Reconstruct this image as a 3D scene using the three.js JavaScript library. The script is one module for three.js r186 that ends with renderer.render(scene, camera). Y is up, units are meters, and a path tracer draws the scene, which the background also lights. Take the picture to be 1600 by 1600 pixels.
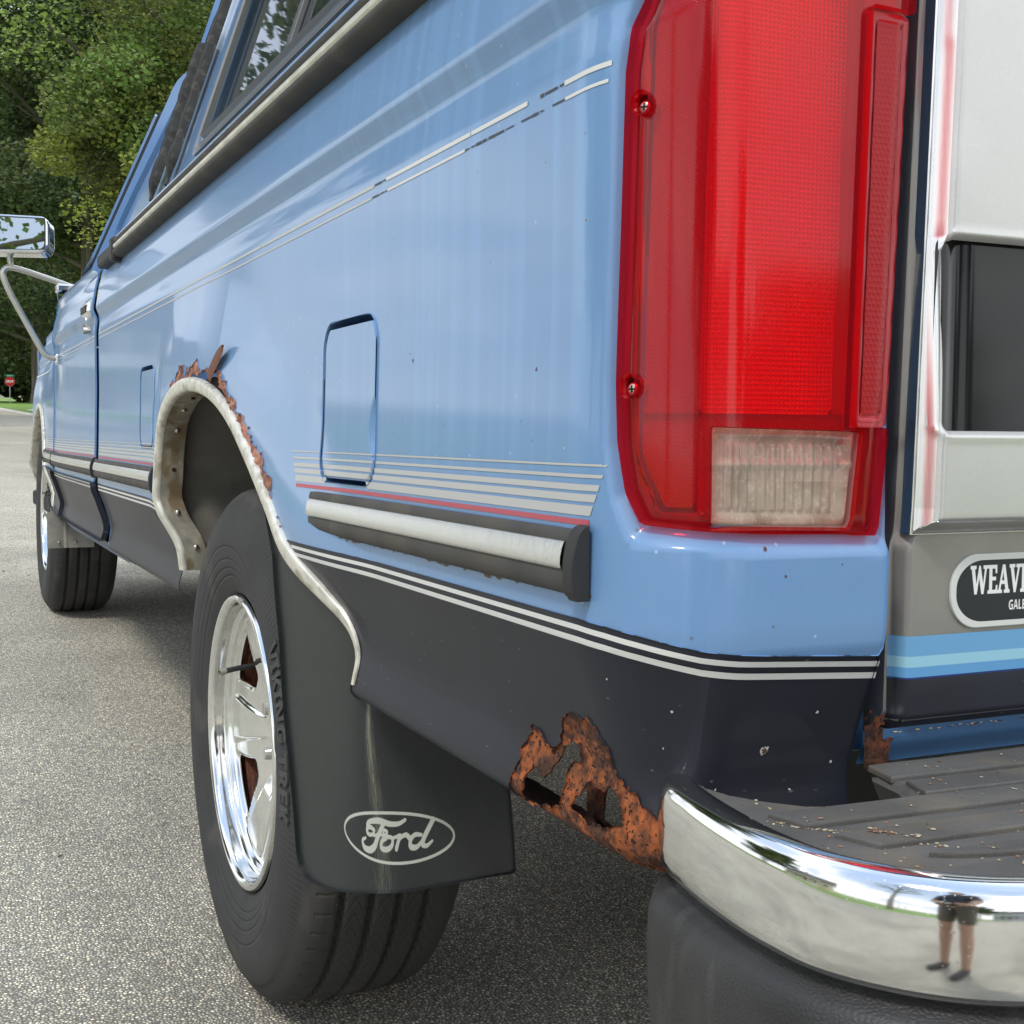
import * as THREE from 'three';
import { mergeGeometries } from 'three/addons/utils/BufferGeometryUtils.js';
import { RoundedBoxGeometry } from 'three/addons/geometries/RoundedBoxGeometry.js';
import { FontLoader } from 'three/addons/loaders/FontLoader.js';
import { MarchingCubes } from 'three/addons/objects/MarchingCubes.js';
import { TextGeometry } from 'three/addons/geometries/TextGeometry.js';

// ---------------------------------------------------------------- camera, sky, sun, exposure
const scene = new THREE.Scene();
const RAKE = 0.0385;                       // the truck stands slightly nose-down
const V3 = (x, y, z) => new THREE.Vector3(x, y, z);
const fromTruck = (v) => v.applyAxisAngle(V3(1, 0, 0), -RAKE);
const camera = new THREE.PerspectiveCamera(42.742, 1, 0.02, 1500);
camera.position.copy(fromTruck(V3(-0.37144, 0.80411, 1.84902)));
camera.up.copy(fromTruck(V3(0.01819, 0.99830, -0.05546)));
camera.lookAt(camera.position.clone().add(fromTruck(V3(0.41375, -0.05801, -0.90854))));
scene.add(camera);

const renderer = new THREE.WebGLRenderer({ antialias: true });
renderer.setSize(1024, 1024);
renderer.toneMapping = THREE.LinearToneMapping;
renderer.toneMappingExposure = 1.42;
renderer.shadowMap.enabled = true;
renderer.shadowMap.type = THREE.PCFSoftShadowMap;

const SUN = V3(-0.62, 1.0, 0.42).normalize();
const sun = new THREE.DirectionalLight(new THREE.Color(1.0, 0.95, 0.87), 1.5);
sun.position.copy(SUN.clone().multiplyScalar(40));
sun.castShadow = true;
sun.shadow.radius = 20;
sun.shadow.mapSize.set(2048, 2048);
Object.assign(sun.shadow.camera, { left: -12, right: 12, top: 12, bottom: -12, near: 1, far: 90 });
scene.add(sun, sun.target);

// ---------------------------------------------------------------- small maths helpers
function rng(seed) { let a = seed >>> 0; return () => { a = (a + 0x6d2b79f5) | 0; let t = Math.imul(a ^ (a >>> 15), 1 | a); t = (t + Math.imul(t ^ (t >>> 7), 61 | t)) ^ t; return ((t ^ (t >>> 14)) >>> 0) / 4294967296; }; }
const clamp = (x, a = 0, b = 1) => Math.min(b, Math.max(a, x));
const lerp = (a, b, t) => a + (b - a) * t;
const smooth = (a, b, x) => { const t = clamp((x - a) / (b - a)); return t * t * (3 - 2 * t); };
function hash3(x, y, z) { let h = Math.imul(x | 0, 374761393) ^ Math.imul(y | 0, 668265263) ^ Math.imul(z | 0, 2147483647 ^ 0x5bd1e995); h = Math.imul(h ^ (h >>> 13), 1274126177); h ^= h >>> 16; return (h >>> 0) / 4294967296; }
function vnoise(x, y, z = 0) {
  const xi = Math.floor(x), yi = Math.floor(y), zi = Math.floor(z); let fx = x - xi, fy = y - yi, fz = z - zi;
  fx = fx * fx * (3 - 2 * fx); fy = fy * fy * (3 - 2 * fy); fz = fz * fz * (3 - 2 * fz);
  const l = (i, j) => lerp(hash3(xi, yi + i, zi + j), hash3(xi + 1, yi + i, zi + j), fx);
  return lerp(lerp(l(0, 0), l(1, 0), fy), lerp(l(0, 1), l(1, 1), fy), fz);
}
function fbm(x, y, z = 0, n = 4) { let s = 0, a = 0.5, t = 0; for (let i = 0; i < n; i++) { s += a * vnoise(x, y, z); t += a; a *= 0.5; x = x * 2.03 + 17.1; y = y * 2.01 + 5.3; z = z * 2.02 + 9.7; } return s / t; }
function table(points) { return (x) => { if (x <= points[0][0]) return points[0][1]; for (let i = 1; i < points.length; i++) if (x <= points[i][0]) { const [a, b] = points[i - 1], [c, d] = points[i]; return b + (d - b) * (x - a) / (c - a); } return points[points.length - 1][1]; }; }
function range(a, b, step) { const n = Math.max(1, Math.round((b - a) / step)), r = []; for (let i = 0; i <= n; i++) r.push(a + (b - a) * i / n); return r; }
function steps(...parts) { const r = []; for (const [a, b, st] of parts) for (const x of range(a, b, st)) if (!r.length || x > r[r.length - 1] + 1e-9) r.push(x); return r; }
function sdPoly(pts, x, y) {               // signed distance to a polygon, negative inside
  let d = 1e9, s = 1;
  for (let i = 0, j = pts.length - 1; i < pts.length; j = i++) {
    const [ax, ay] = pts[i], [bx, by] = pts[j], ex = bx - ax, ey = by - ay, wx = x - ax, wy = y - ay;
    const t = clamp((wx * ex + wy * ey) / (ex * ex + ey * ey)), px = wx - ex * t, py = wy - ey * t;
    d = Math.min(d, px * px + py * py);
    const c1 = y >= ay, c2 = y < by, c3 = ex * wy > ey * wx;
    if ((c1 && c2 && c3) || (!c1 && !c2 && !c3)) s = -s;
  }
  return s * Math.sqrt(d);
}
function sdBox(x, y, cx, cy, hw, hh, r) { const qx = Math.abs(x - cx) - hw + r, qy = Math.abs(y - cy) - hh + r; return Math.hypot(Math.max(qx, 0), Math.max(qy, 0)) + Math.min(Math.max(qx, qy), 0) - r; }

// ---------------------------------------------------------------- the sky: pale summer blue behind broken bright cloud
{
  const W = 1024, H = 512, d = new Float32Array(W * H * 4);
  for (let j = 0; j < H; j++) for (let i = 0; i < W; i++) {
    const el = ((j + 0.5) / H - 0.5) * Math.PI, az = ((i + 0.5) / W) * Math.PI * 2;
    const y = Math.sin(el), c = Math.cos(el), x = Math.cos(az) * c, z = Math.sin(az) * c, e = Math.max(y, 0);
    const up = Math.pow(e, 0.45);
    let r = lerp(0.90, 0.38, up), g = lerp(0.92, 0.54, up), b = lerp(0.94, 0.82, up);
    const k = 1 / (e + 0.16), px = x * k * 0.9, pz = z * k * 0.9;
    const big = fbm(px + 3.1, pz - 1.7, 1.3, 5), fine = fbm(px * 3.3 + 8, pz * 3.3, 4.1, 4);
    let cl = smooth(0.36, 0.62, big * 0.8 + fine * 0.24);
    cl *= 0.92;
    const lum = 1.02 + 0.34 * fine;
    r = lerp(r, lum * 1.0, cl); g = lerp(g, lum * 1.0, cl); b = lerp(b, lum * 0.985, cl);
    const sd = x * SUN.x + y * SUN.y + z * SUN.z, glow = 0.9 * Math.exp((sd - 1) * 16) + 0.25 * Math.exp((sd - 1) * 4);
    r += glow; g += glow * 0.97; b += glow * 0.92;
    if (y < 0) { const t = smooth(0, -0.08, y); r = lerp(r, 0.24, t); g = lerp(g, 0.27, t); b = lerp(b, 0.2, t); }
    d.set([r, g, b, 1], (j * W + i) * 4);
  }
  const sky = new THREE.DataTexture(d, W, H, THREE.RGBAFormat, THREE.FloatType);
  sky.mapping = THREE.EquirectangularReflectionMapping; sky.magFilter = THREE.LinearFilter; sky.minFilter = THREE.LinearFilter; sky.wrapS = THREE.RepeatWrapping; sky.needsUpdate = true;
  scene.background = sky; scene.environment = sky; scene.environmentIntensity = 1;
}

// ---------------------------------------------------------------- modelling helpers
// A curved sheet over a (u, v) grid, cut by F(u, v) > 0; map gives the point. Cut edges follow F exactly and may get a rim.
function sheet(us, vs, F, map, o = {}) {
  const nu = us.length, nv = vs.length, P = [], N = [], U = [], C = [], e = o.eps || 5e-4, fl = o.flip ? -1 : 1, cache = new Array(nu * nv);
  const vert = (u, v) => {
    const p = map(u, v), a = map(u + e, v), b = map(u - e, v), c = map(u, v + e), d = map(u, v - e);
    const ax = a[0] - b[0], ay = a[1] - b[1], az = a[2] - b[2], bx = c[0] - d[0], by = c[1] - d[1], bz = c[2] - d[2];
    let nx = (ay * bz - az * by) * fl, ny = (az * bx - ax * bz) * fl, nz = (ax * by - ay * bx) * fl; const l = Math.hypot(nx, ny, nz) || 1;
    return { p, n: [nx / l, ny / l, nz / l], t: o.uv ? o.uv(u, v) : [u, v], c: o.color ? o.color(u, v, p) : null };
  };
  const node = (i, j) => cache[i * nv + j] || (cache[i * nv + j] = vert(us[i], vs[j]));
  const val = new Float64Array(nu * nv).fill(1);
  if (F) for (let i = 0; i < nu; i++) for (let j = 0; j < nv; j++) val[i * nv + j] = F(us[i], vs[j]);
  const push = (q) => { P.push(...q.p); N.push(...q.n); U.push(...q.t); if (q.c) C.push(...q.c); };
  const tri = (a, b, c) => { push(a); if (fl > 0) { push(b); push(c); } else { push(c); push(b); } };
  for (let i = 0; i < nu - 1; i++) for (let j = 0; j < nv - 1; j++) {
    const q = [[i, j], [i + 1, j], [i + 1, j + 1], [i, j + 1]], f = q.map(([a, b]) => val[a * nv + b]), inside = f.filter((x) => x > 0).length;
    if (!inside) continue;
    if (inside === 4) { const v = q.map(([a, b]) => node(a, b)); tri(v[0], v[1], v[2]); tri(v[0], v[2], v[3]); continue; }
    const poly = [];
    for (let k = 0; k < 4; k++) {
      const m = (k + 1) % 4;
      if (f[k] > 0) poly.push(node(...q[k]));
      if ((f[k] > 0) !== (f[m] > 0)) { const t = f[k] / (f[k] - f[m]), w = vert(lerp(us[q[k][0]], us[q[m][0]], t), lerp(vs[q[k][1]], vs[q[m][1]], t)); w.cut = true; poly.push(w); }
    }
    for (let k = 1; k + 1 < poly.length; k++) tri(poly[0], poly[k], poly[k + 1]);
    if (o.rim) for (let k = 0; k < poly.length; k++) {
      const a = poly[k], b = poly[(k + 1) % poly.length];
      if (!a.cut || !b.cut) continue;
      const back = (w) => ({ ...w, p: w.p.map((x, m) => x - w.n[m] * o.rim) }), a2 = back(a), b2 = back(b);
      const d = [b.p[0] - a.p[0], b.p[1] - a.p[1], b.p[2] - a.p[2]], n = a.n;
      let rn = [d[1] * n[2] - d[2] * n[1], d[2] * n[0] - d[0] * n[2], d[0] * n[1] - d[1] * n[0]]; const l = Math.hypot(...rn) || 1; rn = rn.map((x) => fl * x / l);
      const R = (w) => ({ ...w, n: rn }); tri(R(a), R(a2), R(b)); tri(R(b), R(a2), R(b2));
    }
  }
  const g = new THREE.BufferGeometry();
  g.setAttribute('position', new THREE.Float32BufferAttribute(P, 3)); g.setAttribute('normal', new THREE.Float32BufferAttribute(N, 3)); g.setAttribute('uv', new THREE.Float32BufferAttribute(U, 2));
  if (C.length) g.setAttribute('color', new THREE.Float32BufferAttribute(C, 3));
  return g;
}
// sweep a 2-D section (a, b) along a path; frame(i) gives the two directions for a and b
function sweep(path, section, frame, o = {}) {
  const n = section.length, P = [], U = [], I = [];
  let run = 0;
  path.forEach((p, i) => {
    if (i) run += p.distanceTo(path[i - 1]);
    const [e1, e2] = frame(i), k = o.scale ? o.scale(i / (path.length - 1)) : 1; let w = 0;
    section.forEach(([a, b], j) => { if (j) w += Math.hypot(a - section[j - 1][0], b - section[j - 1][1]); P.push(p.x + (e1.x * a + e2.x * b) * k, p.y + (e1.y * a + e2.y * b) * k, p.z + (e1.z * a + e2.z * b) * k); U.push(run, w); });
  });
  for (let i = 0; i + 1 < path.length; i++) for (let j = 0; j + 1 < n; j++) { const a = i * n + j, b = a + 1, c = a + n, d = c + 1; if (o.flip) I.push(a, c, b, b, c, d); else I.push(a, b, c, b, d, c); }
  if (o.caps) for (const i of [0, path.length - 1]) for (let j = 1; j + 1 < n; j++) I.push(i * n, i * n + (i ? j + 1 : j), i * n + (i ? j : j + 1));
  const g = new THREE.BufferGeometry(); g.setAttribute('position', new THREE.Float32BufferAttribute(P, 3)); g.setAttribute('uv', new THREE.Float32BufferAttribute(U, 2)); g.setIndex(I); g.computeVertexNormals(); return g;
}
function arc(points, n) { return new THREE.CatmullRomCurve3(points.map((p) => V3(...p)), false, 'centripetal').getSpacedPoints(n); }
function box(x0, x1, y0, y1, z0, z1, r = 0.004) { const w = x1 - x0, h = y1 - y0, d = z1 - z0, q = Math.min(r, w * 0.49, h * 0.49, d * 0.49); return new RoundedBoxGeometry(w, h, d, 2, q).translate((x0 + x1) / 2, (y0 + y1) / 2, (z0 + z1) / 2); }
function tube(points, r, n = 24, m = 12) { return new THREE.TubeGeometry(new THREE.CatmullRomCurve3(points.map((p) => V3(...p)), false, 'centripetal'), n, r, m); }
function join(...gs) { return mergeGeometries(gs.map((g) => { const q = g.index ? g.toNonIndexed() : g; for (const k of Object.keys(q.attributes)) if (!['position', 'normal', 'uv'].includes(k)) q.deleteAttribute(k); return q; })); }
function part(name, geometry, material, parent) { const m = new THREE.Mesh(geometry, material); m.name = name; parent.add(m); return m; }
const taken = new Map();
function thing(name, label, category, at = [0, 0, 0], group) {
  const k = taken.get(name) || 0; taken.set(name, k + 1);
  const g = new THREE.Group(); g.name = k ? `${name}_${String(k).padStart(3, '0')}` : name; g.position.set(...at); g.userData = { label, category }; if (group) g.userData.group = group; scene.add(g); return g;
}
function setting(name, geometry, material) { const m = new THREE.Mesh(geometry, material); m.name = name; m.userData.kind = 'structure'; scene.add(m); return m; }
function texture(w, h, fn, colour = true, rx = 1, ry = 1) {
  const d = new Uint8Array(w * h * 4);
  for (let j = 0; j < h; j++) for (let i = 0; i < w; i++) { const c = fn(i, j, i / w, j / h), k = (j * w + i) * 4; if (typeof c === 'number') d[k] = d[k + 1] = d[k + 2] = clamp(c) * 255; else { d[k] = clamp(c[0]) * 255; d[k + 1] = clamp(c[1]) * 255; d[k + 2] = clamp(c[2]) * 255; } d[k + 3] = 255; }
  const t = new THREE.DataTexture(d, w, h); t.wrapS = t.wrapT = THREE.RepeatWrapping; t.magFilter = THREE.LinearFilter; t.minFilter = THREE.LinearMipmapLinearFilter; t.generateMipmaps = true;
  if (colour) t.colorSpace = THREE.SRGBColorSpace; t.repeat.set(rx, ry); t.needsUpdate = true; return t;
}
function canvasTexture(w, h, draw) { const c = document.createElement('canvas'); c.width = w; c.height = h; draw(c.getContext('2d'), w, h); const t = new THREE.CanvasTexture(c); t.colorSpace = THREE.SRGBColorSpace; return t; }
const lin = (r, g, b) => new THREE.Color().setRGB(r, g, b);
const std = (p) => new THREE.MeshStandardMaterial(p), phys = (p) => new THREE.MeshPhysicalMaterial(p);
// ---------------------------------------------------------------- materials
// faded blue paint: chalky vertical wash marks, small chips; u, v of the panel are metres
const paintMap = texture(2048, 512, (i, j, u, v) => {
  const s = u * 2.7 - 1.3, y = 0.5 + v * 0.75;
  let k = 1 + 0.035 * (fbm(s * 9, y * 9, 2, 4) - 0.5);
  const wash = Math.max(0, fbm(s * 70, y * 1.6, 7, 3) - 0.52) * smooth(0.2, 0.9, s + 0.2 * (vnoise(s * 6, y * 3) - 0.5)) * smooth(0.7, 0.85, y);
  const streak = Math.max(0, vnoise(s * 210, y * 2.5, 3) - 0.80) * smooth(0.45, 0.8, s) * vnoise(s * 14, 4, y * 5);
  k += 0.20 * wash + 0.30 * streak + 0.012 * (hash3(i, j, 3) - 0.5);
  let c = [0.410 * k, 0.562 * k + 0.01 * wash, 0.730 * k];
  if (hash3(i, j, 9) > 0.99985) c = [0.36, 0.34, 0.36];
  if (hash3(i, j, 11) > 0.9997) c = [0.75, 0.8, 0.86];
  return c;
});
paintMap.repeat.set(1 / 2.7, 1 / 0.75); paintMap.offset.set(1.3 / 2.7, -0.5 / 0.75);
const orangePeel = texture(256, 256, (i, j, u, v) => 0.5 + 0.25 * (Math.sin(u * 6.283 * 7 + 3 * Math.sin(v * 6.283 * 3)) * Math.sin(v * 6.283 * 6 + 2 * Math.sin(u * 6.283 * 4))) + 0.1 * (hash3(i, j, 5) - 0.5), false, 9, 9);
const blue = phys({ map: paintMap, roughness: 0.46, metalness: 0.0, clearcoat: 0.55, clearcoatRoughness: 0.07, bumpMap: orangePeel, bumpScale: 0.00002 });
const bluePlain = phys({ color: lin(0.155, 0.295, 0.53), roughness: 0.4, clearcoat: 0.9, clearcoatRoughness: 0.1 });
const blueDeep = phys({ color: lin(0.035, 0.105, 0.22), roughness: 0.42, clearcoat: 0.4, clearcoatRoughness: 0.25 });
const dustMap = texture(1024, 256, (i, j, u, v) => {
  const s = u * 2.7, y = v * 0.25; let k = 0.9 + 0.5 * (fbm(s * 14, y * 14, 5, 4) - 0.4);
  let c = [0.078 * k, 0.096 * k, 0.150 * k];
  const h = hash3(i, j, 21); if (h > 0.9992) c = [0.5, 0.47, 0.4]; else if (h > 0.9985) c = [0.28, 0.26, 0.23];
  return c;
});
dustMap.repeat.set(1 / 2.7, 1 / 0.25);
const darkPaint = phys({ map: dustMap, roughness: 0.6, clearcoat: 0.17, clearcoatRoughness: 0.10 });
const stripePaint = std({ color: lin(0.46, 0.46, 0.44), roughness: 0.45 });
const stripeWhite = std({ color: lin(0.66, 0.66, 0.63), roughness: 0.5 }), stripeWorn = std({ color: lin(0.50, 0.51, 0.50), roughness: 0.6 });
const stripeGlue = std({ color: lin(0.07, 0.075, 0.085), roughness: 0.8 });
const stripeRed = std({ color: lin(0.46, 0.085, 0.11), roughness: 0.5 });
// rust: flaky orange to dark brown
const rustMap = texture(512, 512, (i, j, u, v) => {
  const a = fbm(u * 14, v * 14, 1, 5), b = fbm(u * 46, v * 46, 6, 3), pit = fbm(u * 90, v * 90, 8, 2);
  const k = smooth(0.3, 0.7, a * 0.6 + b * 0.4); let c = [lerp(0.27, 0.62, k), lerp(0.17, 0.335, k), lerp(0.12, 0.17, k)];
  if (pit < 0.30) c = [0.17, 0.10, 0.08]; return c;
}, true, 5, 5);
const rustBump = texture(512, 512, (i, j, u, v) => fbm(u * 40, v * 40, 6, 4), false, 5, 5);
const rust = std({ map: rustMap, bumpMap: rustBump, bumpScale: 0.0022, roughness: 0.95 });
const rustPinkMap = texture(256, 256, (i, j, u, v) => { const k = smooth(0.3, 0.7, fbm(u * 16, v * 16, 4, 4)); return [lerp(0.48, 0.70, k), lerp(0.33, 0.50, k), lerp(0.27, 0.42, k)]; }, true, 6, 6);
const rustPink = std({ map: rustPinkMap, bumpMap: rustBump, bumpScale: 0.0015, roughness: 0.95 });
const rustAndScrewShade = std({ map: rustMap, color: lin(0.38, 0.34, 0.33), bumpMap: rustBump, bumpScale: 0.002, roughness: 0.95 });  // dark rust; also the painted shade of screw holes and slots
// metals
const pitting = texture(512, 512, (i, j, u, v) => 0.10 + 0.10 * Math.max(0, fbm(u * 9, v * 9, 2, 4) - 0.35) + (hash3(i, j, 2) > 0.985 ? 0.25 : 0), false, 3, 3);
const chrome = std({ color: lin(0.80, 0.80, 0.79), metalness: 1, roughness: 0.75, roughnessMap: pitting });
const brightStrip = std({ color: lin(0.80, 0.80, 0.77), metalness: 1, roughness: 0.22, bumpMap: texture(256, 64, (i, j) => hash3(i >> 3, j, 4), false, 20, 40), bumpScale: 0.00004 });
const oldAlu = std({ map: texture(512, 128, (i, j, u, v) => { const k = 0.88 + 0.2 * (fbm(u * 30, v * 8, 3, 4) - 0.5), d = smooth(0.55, 0.75, fbm(u * 12, v * 3, 9, 4)); return [lerp(k, 0.55, d * 0.5), lerp(k * 0.985, 0.52, d * 0.5), lerp(k * 0.93, 0.44, d * 0.5)]; }, true, 3, 14), metalness: 0.6, roughness: 0.42 });
const dirtyAlu = std({ map: texture(512, 128, (i, j, u, v) => { const k = 0.60 + 0.22 * (fbm(u * 24, v * 6, 3, 4) - 0.5), d = smooth(0.42, 0.66, fbm(u * 9, v * 3, 9, 4)); return [lerp(k, 0.50, d), lerp(k * 0.97, 0.43, d), lerp(k * 0.88, 0.33, d)]; }, true, 3, 14), metalness: 0.35, roughness: 0.6 });
const screwMetal = std({ color: lin(0.55, 0.53, 0.49), metalness: 1, roughness: 0.32 });
const galvanised = std({ map: texture(256, 256, (i, j, u, v) => { const k = 0.58 + 0.22 * (fbm(u * 18, v * 18, 1, 4) - 0.5) + 0.05 * hash3(i, j, 1), d = smooth(0.5, 0.7, fbm(u * 5, v * 5, 4, 4)); return [k, k * 0.985, k * lerp(0.94, 0.86, d)]; }), roughness: 0.75, metalness: 0.25 });
// rubber and plastic
const trimRubber = std({ map: texture(512, 128, (i, j, u, v) => { const k = 0.25 + 0.16 * (fbm(u * 26, v * 7, 3, 4) - 0.5) + 0.05 * (hash3(i, j, 6) - 0.5), d = smooth(0.5, 0.72, fbm(u * 13, v * 4, 8, 4)); return [k + 0.07 * d, k * 0.985 + 0.05 * d, k * 0.96 + 0.02 * d]; }, true, 1.6, 20), roughness: 0.72 });
const railRubber = std({ map: texture(512, 128, (i, j, u, v) => { const k = 0.19 + 0.14 * (fbm(u * 26, v * 7, 3, 4) - 0.5), d = smooth(0.5, 0.72, fbm(u * 13, v * 4, 8, 4)); return [k + 0.08 * d, k * 0.97 + 0.06 * d, k * 0.92 + 0.03 * d]; }, true, 1.6, 20), roughness: 0.7 });
const blackRubber = std({ color: lin(0.022, 0.022, 0.023), roughness: 0.62 });
const blackGap = std({ color: lin(0.012, 0.012, 0.012), roughness: 0.95 });
const leather = texture(512, 512, (i, j, u, v) => { let d = 9, e = 9; const N = 46, x = u * N, y = v * N, xi = Math.floor(x), yi = Math.floor(y); for (let a = -1; a < 2; a++) for (let b = -1; b < 2; b++) { const cx = (xi + a + N) % N, cy = (yi + b + N) % N, q = Math.hypot(xi + a + hash3(cx, cy, 1) - x, yi + b + hash3(cx, cy, 2) - y); if (q < d) { e = d; d = q; } else if (q < e) e = q; } return clamp((e - d) * 1.6); }, false, 8, 8);
const valancePlastic = std({ map: texture(512, 512, (i, j, u, v) => { const k = 0.175 + 0.08 * (fbm(u * 11, v * 11, 3, 4) - 0.5), d = smooth(0.62, 0.8, fbm(u * 30, v * 9, 8, 3)); return [k + 0.05 * d, k + 0.05 * d, k * 1.01 + 0.045 * d]; }, true, 2.5, 2.5), bumpMap: leather, bumpScale: 0.00018, roughness: 0.52 });
const padRubber = std({ map: texture(512, 512, (i, j, u, v) => { const k = 0.335 + 0.12 * (fbm(u * 12, v * 12, 3, 5) - 0.5) + 0.03 * (hash3(i, j, 1) - 0.5), d = smooth(0.5, 0.75, fbm(u * 7, v * 7, 5, 4)); return [k + 0.045 * d, k * 0.985 + 0.03 * d, k * 0.955]; }, true, 2.2, 2.2), bumpMap: texture(256, 256, (i, j) => hash3(i, j, 7), false, 14, 14), bumpScale: 0.00025, roughness: 0.78 });
const flapRubberBump = texture(256, 256, (i, j) => hash3(i, j, 8), false, 4, 4);
const tyreMap = texture(1024, 512, (i, j, u, v) => { const k = 0.205 + 0.05 * (fbm(u * 40, v * 20, 2, 4) - 0.5) + 0.02 * (hash3(i, j, 3) - 0.5); let c = [k, k * 0.99, k * 0.98]; const d = smooth(0.6, 0.78, fbm(u * 24, v * 10, 6, 4)); c = c.map((x, m) => x + d * [0.06, 0.055, 0.045][m]); if (hash3(i, j, 12) > 0.9996) c = [0.55, 0.53, 0.46]; return c; });
// v runs over the tyre section: fine radial serration on the outer sidewall, sipes across the tread, rings on the lower sidewall
const tyreBump = texture(4096 / 2, 512, (i, j, u, v) => {
  let h = 0.6;
  const th = u * 6.28318;
  if (v > 0.175 && v < 0.275) h -= 0.14 * smooth(0.175, 0.19, v) * smooth(0.275, 0.255, v) * (0.5 + 0.5 * Math.sin(th * 240));
  for (const r of [0.075, 0.095, 0.118, 0.15]) h -= 0.45 * Math.exp(-(((v - r) / 0.0022) ** 2));
  if (v > 0.30 && v < 0.345) h -= 0.8 * (Math.abs(((u * 72 + 0.1 * v) % 1) - 0.5) < 0.07 ? 1 : 0);
  if (v > 0.36 && v < 0.66) { const zig = (u * 96 + 2.4 * Math.abs(((v * 22) % 1) - 0.5)) % 1; h -= 0.7 * (Math.abs(zig - 0.5) < 0.05 ? 1 : 0); }
  return h;
}, false);
const tyre = std({ map: tyreMap, bumpMap: tyreBump, bumpScale: 0.0035, roughness: 0.82 });
const tyreLetter = std({ color: lin(0.05, 0.05, 0.05), roughness: 0.7 });
const linerMap = texture(512, 512, (i, j, u, v) => { const k = 0.43 + 0.18 * (fbm(u * 10, v * 10, 2, 5) - 0.5), d = hash3(i >> 1, j >> 1, 3) > 0.997 ? -0.1 : 0; return [k + d, k * 0.97 + d, k * 0.90 + d]; }, true, 2, 2);
const liner = std({ map: linerMap, roughness: 0.92 });
const chassisBlack = std({ color: lin(0.02, 0.019, 0.018), roughness: 0.85 });
// lamp plastics
const scratches = texture(512, 1024, (i, j, u, v) => 0.5 + 0.10 * (fbm(u * 5, v * 14, 3, 3) - 0.5) + (hash3(i, j, 5) > 0.996 ? -0.4 : 0), false, 5, 3);
const lensRed = phys({ color: lin(0.94, 0.030, 0.050), roughness: 0.09, specularIntensity: 0.75, transmission: 0.86, thickness: 0, ior: 1.5, bumpMap: scratches, bumpScale: 0.00011 });
const prism = (n) => texture(256, 256, (i, j, u, v) => { const a = (u * n) % 1, b = (v * n) % 1; return Math.min(a, 1 - a, b, 1 - b) * 2; }, false);
const cells = prism(8); cells.repeat.set(42, 42);
const hatch = texture(128, 128, (i, j, u, v) => Math.abs((((u + v) * 8) % 1) - 0.5) * 2, false, 55, 55);
const hex = texture(256, 256, (i, j, u, v) => { const x = u * 8, y = v * 8, row = Math.floor(y), fx = ((x + (row % 2) * 0.5) % 1) - 0.5, fy = (y % 1) - 0.5; return 1 - 2 * Math.max(Math.abs(fx), Math.abs(fy)); }, false, 36, 36);
const lampCell = std({ color: lin(0.95, 0.10, 0.09), metalness: 0.35, roughness: 0.28, bumpMap: cells, bumpScale: 0.0009 });
const lampHatch = std({ color: lin(0.55, 0.04, 0.04), metalness: 0.2, roughness: 0.35, bumpMap: hatch, bumpScale: 0.0012 });
const lampWall = std({ color: lin(0.34, 0.02, 0.025), roughness: 0.5 });
const lampHex = phys({ color: lin(0.34, 0.012, 0.016), roughness: 0.26, specularIntensity: 0.5, bumpMap: hex, bumpScale: 0.00012 });
const lensFlange = phys({ color: lin(0.36, 0.010, 0.018), roughness: 0.28 });
const clearLens = phys({ color: lin(0.93, 0.90, 0.85), roughness: 0.12, transmission: 0.9, thickness: 0, ior: 1.5 });
const ribs = texture(256, 16, (i) => { const a = ((i / 256) * 8) % 1; return Math.sin(a * Math.PI); }, false, 12, 1);
const grimeMap = texture(512, 512, (i, j, u, v) => { const d = smooth(0.42, 0.78, fbm(u * 5, v * 5, 6, 5)), k = 0.70 + 0.10 * (fbm(u * 12, v * 12, 2, 3) - 0.5), w = 0.4 * smooth(0.60, 0.74, fbm(u * 60, v * 40, 9, 3)); return [lerp(lerp(k, 0.50, d), 0.86, w), lerp(lerp(k * 0.90, 0.41, d), 0.83, w), lerp(lerp(k * 0.82, 0.34, d), 0.76, w)]; }, true, 9, 9);
const backupInner = std({ map: grimeMap, roughness: 0.45, metalness: 0.1 });
// glass
const darkGlass = phys({ color: lin(0.42, 0.45, 0.42), roughness: 0.02, transmission: 0.95, thickness: 0, ior: 1.5 });
const silverPaint = std({ map: texture(512, 512, (i, j, u, v) => { const k = 0.80 + 0.05 * (fbm(u * 8, v * 8, 2, 4) - 0.5) + 0.02 * (hash3(i, j, 1) - 0.5); return [k, k * 1.0, k * 0.985]; }, true, 2, 2), metalness: 0.6, roughness: 0.36 });
const taupePaint = std({ map: texture(512, 512, (i, j, u, v) => { const k = 0.60 + 0.06 * (fbm(u * 9, v * 9, 2, 4) - 0.5) + 0.02 * (hash3(i, j, 1) - 0.5); return [k, k * 0.985, k * 0.955]; }, true, 3, 3), metalness: 0.55, roughness: 0.42 });
// ---------------------------------------------------------------- the pickup truck (built level, then set nose-down on its wheels)
const truck = thing('pickup_truck', 'faded blue pickup truck with rusty wheel arch, parked at the roadside', 'pickup truck');
truck.rotation.x = -RAKE;

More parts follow.
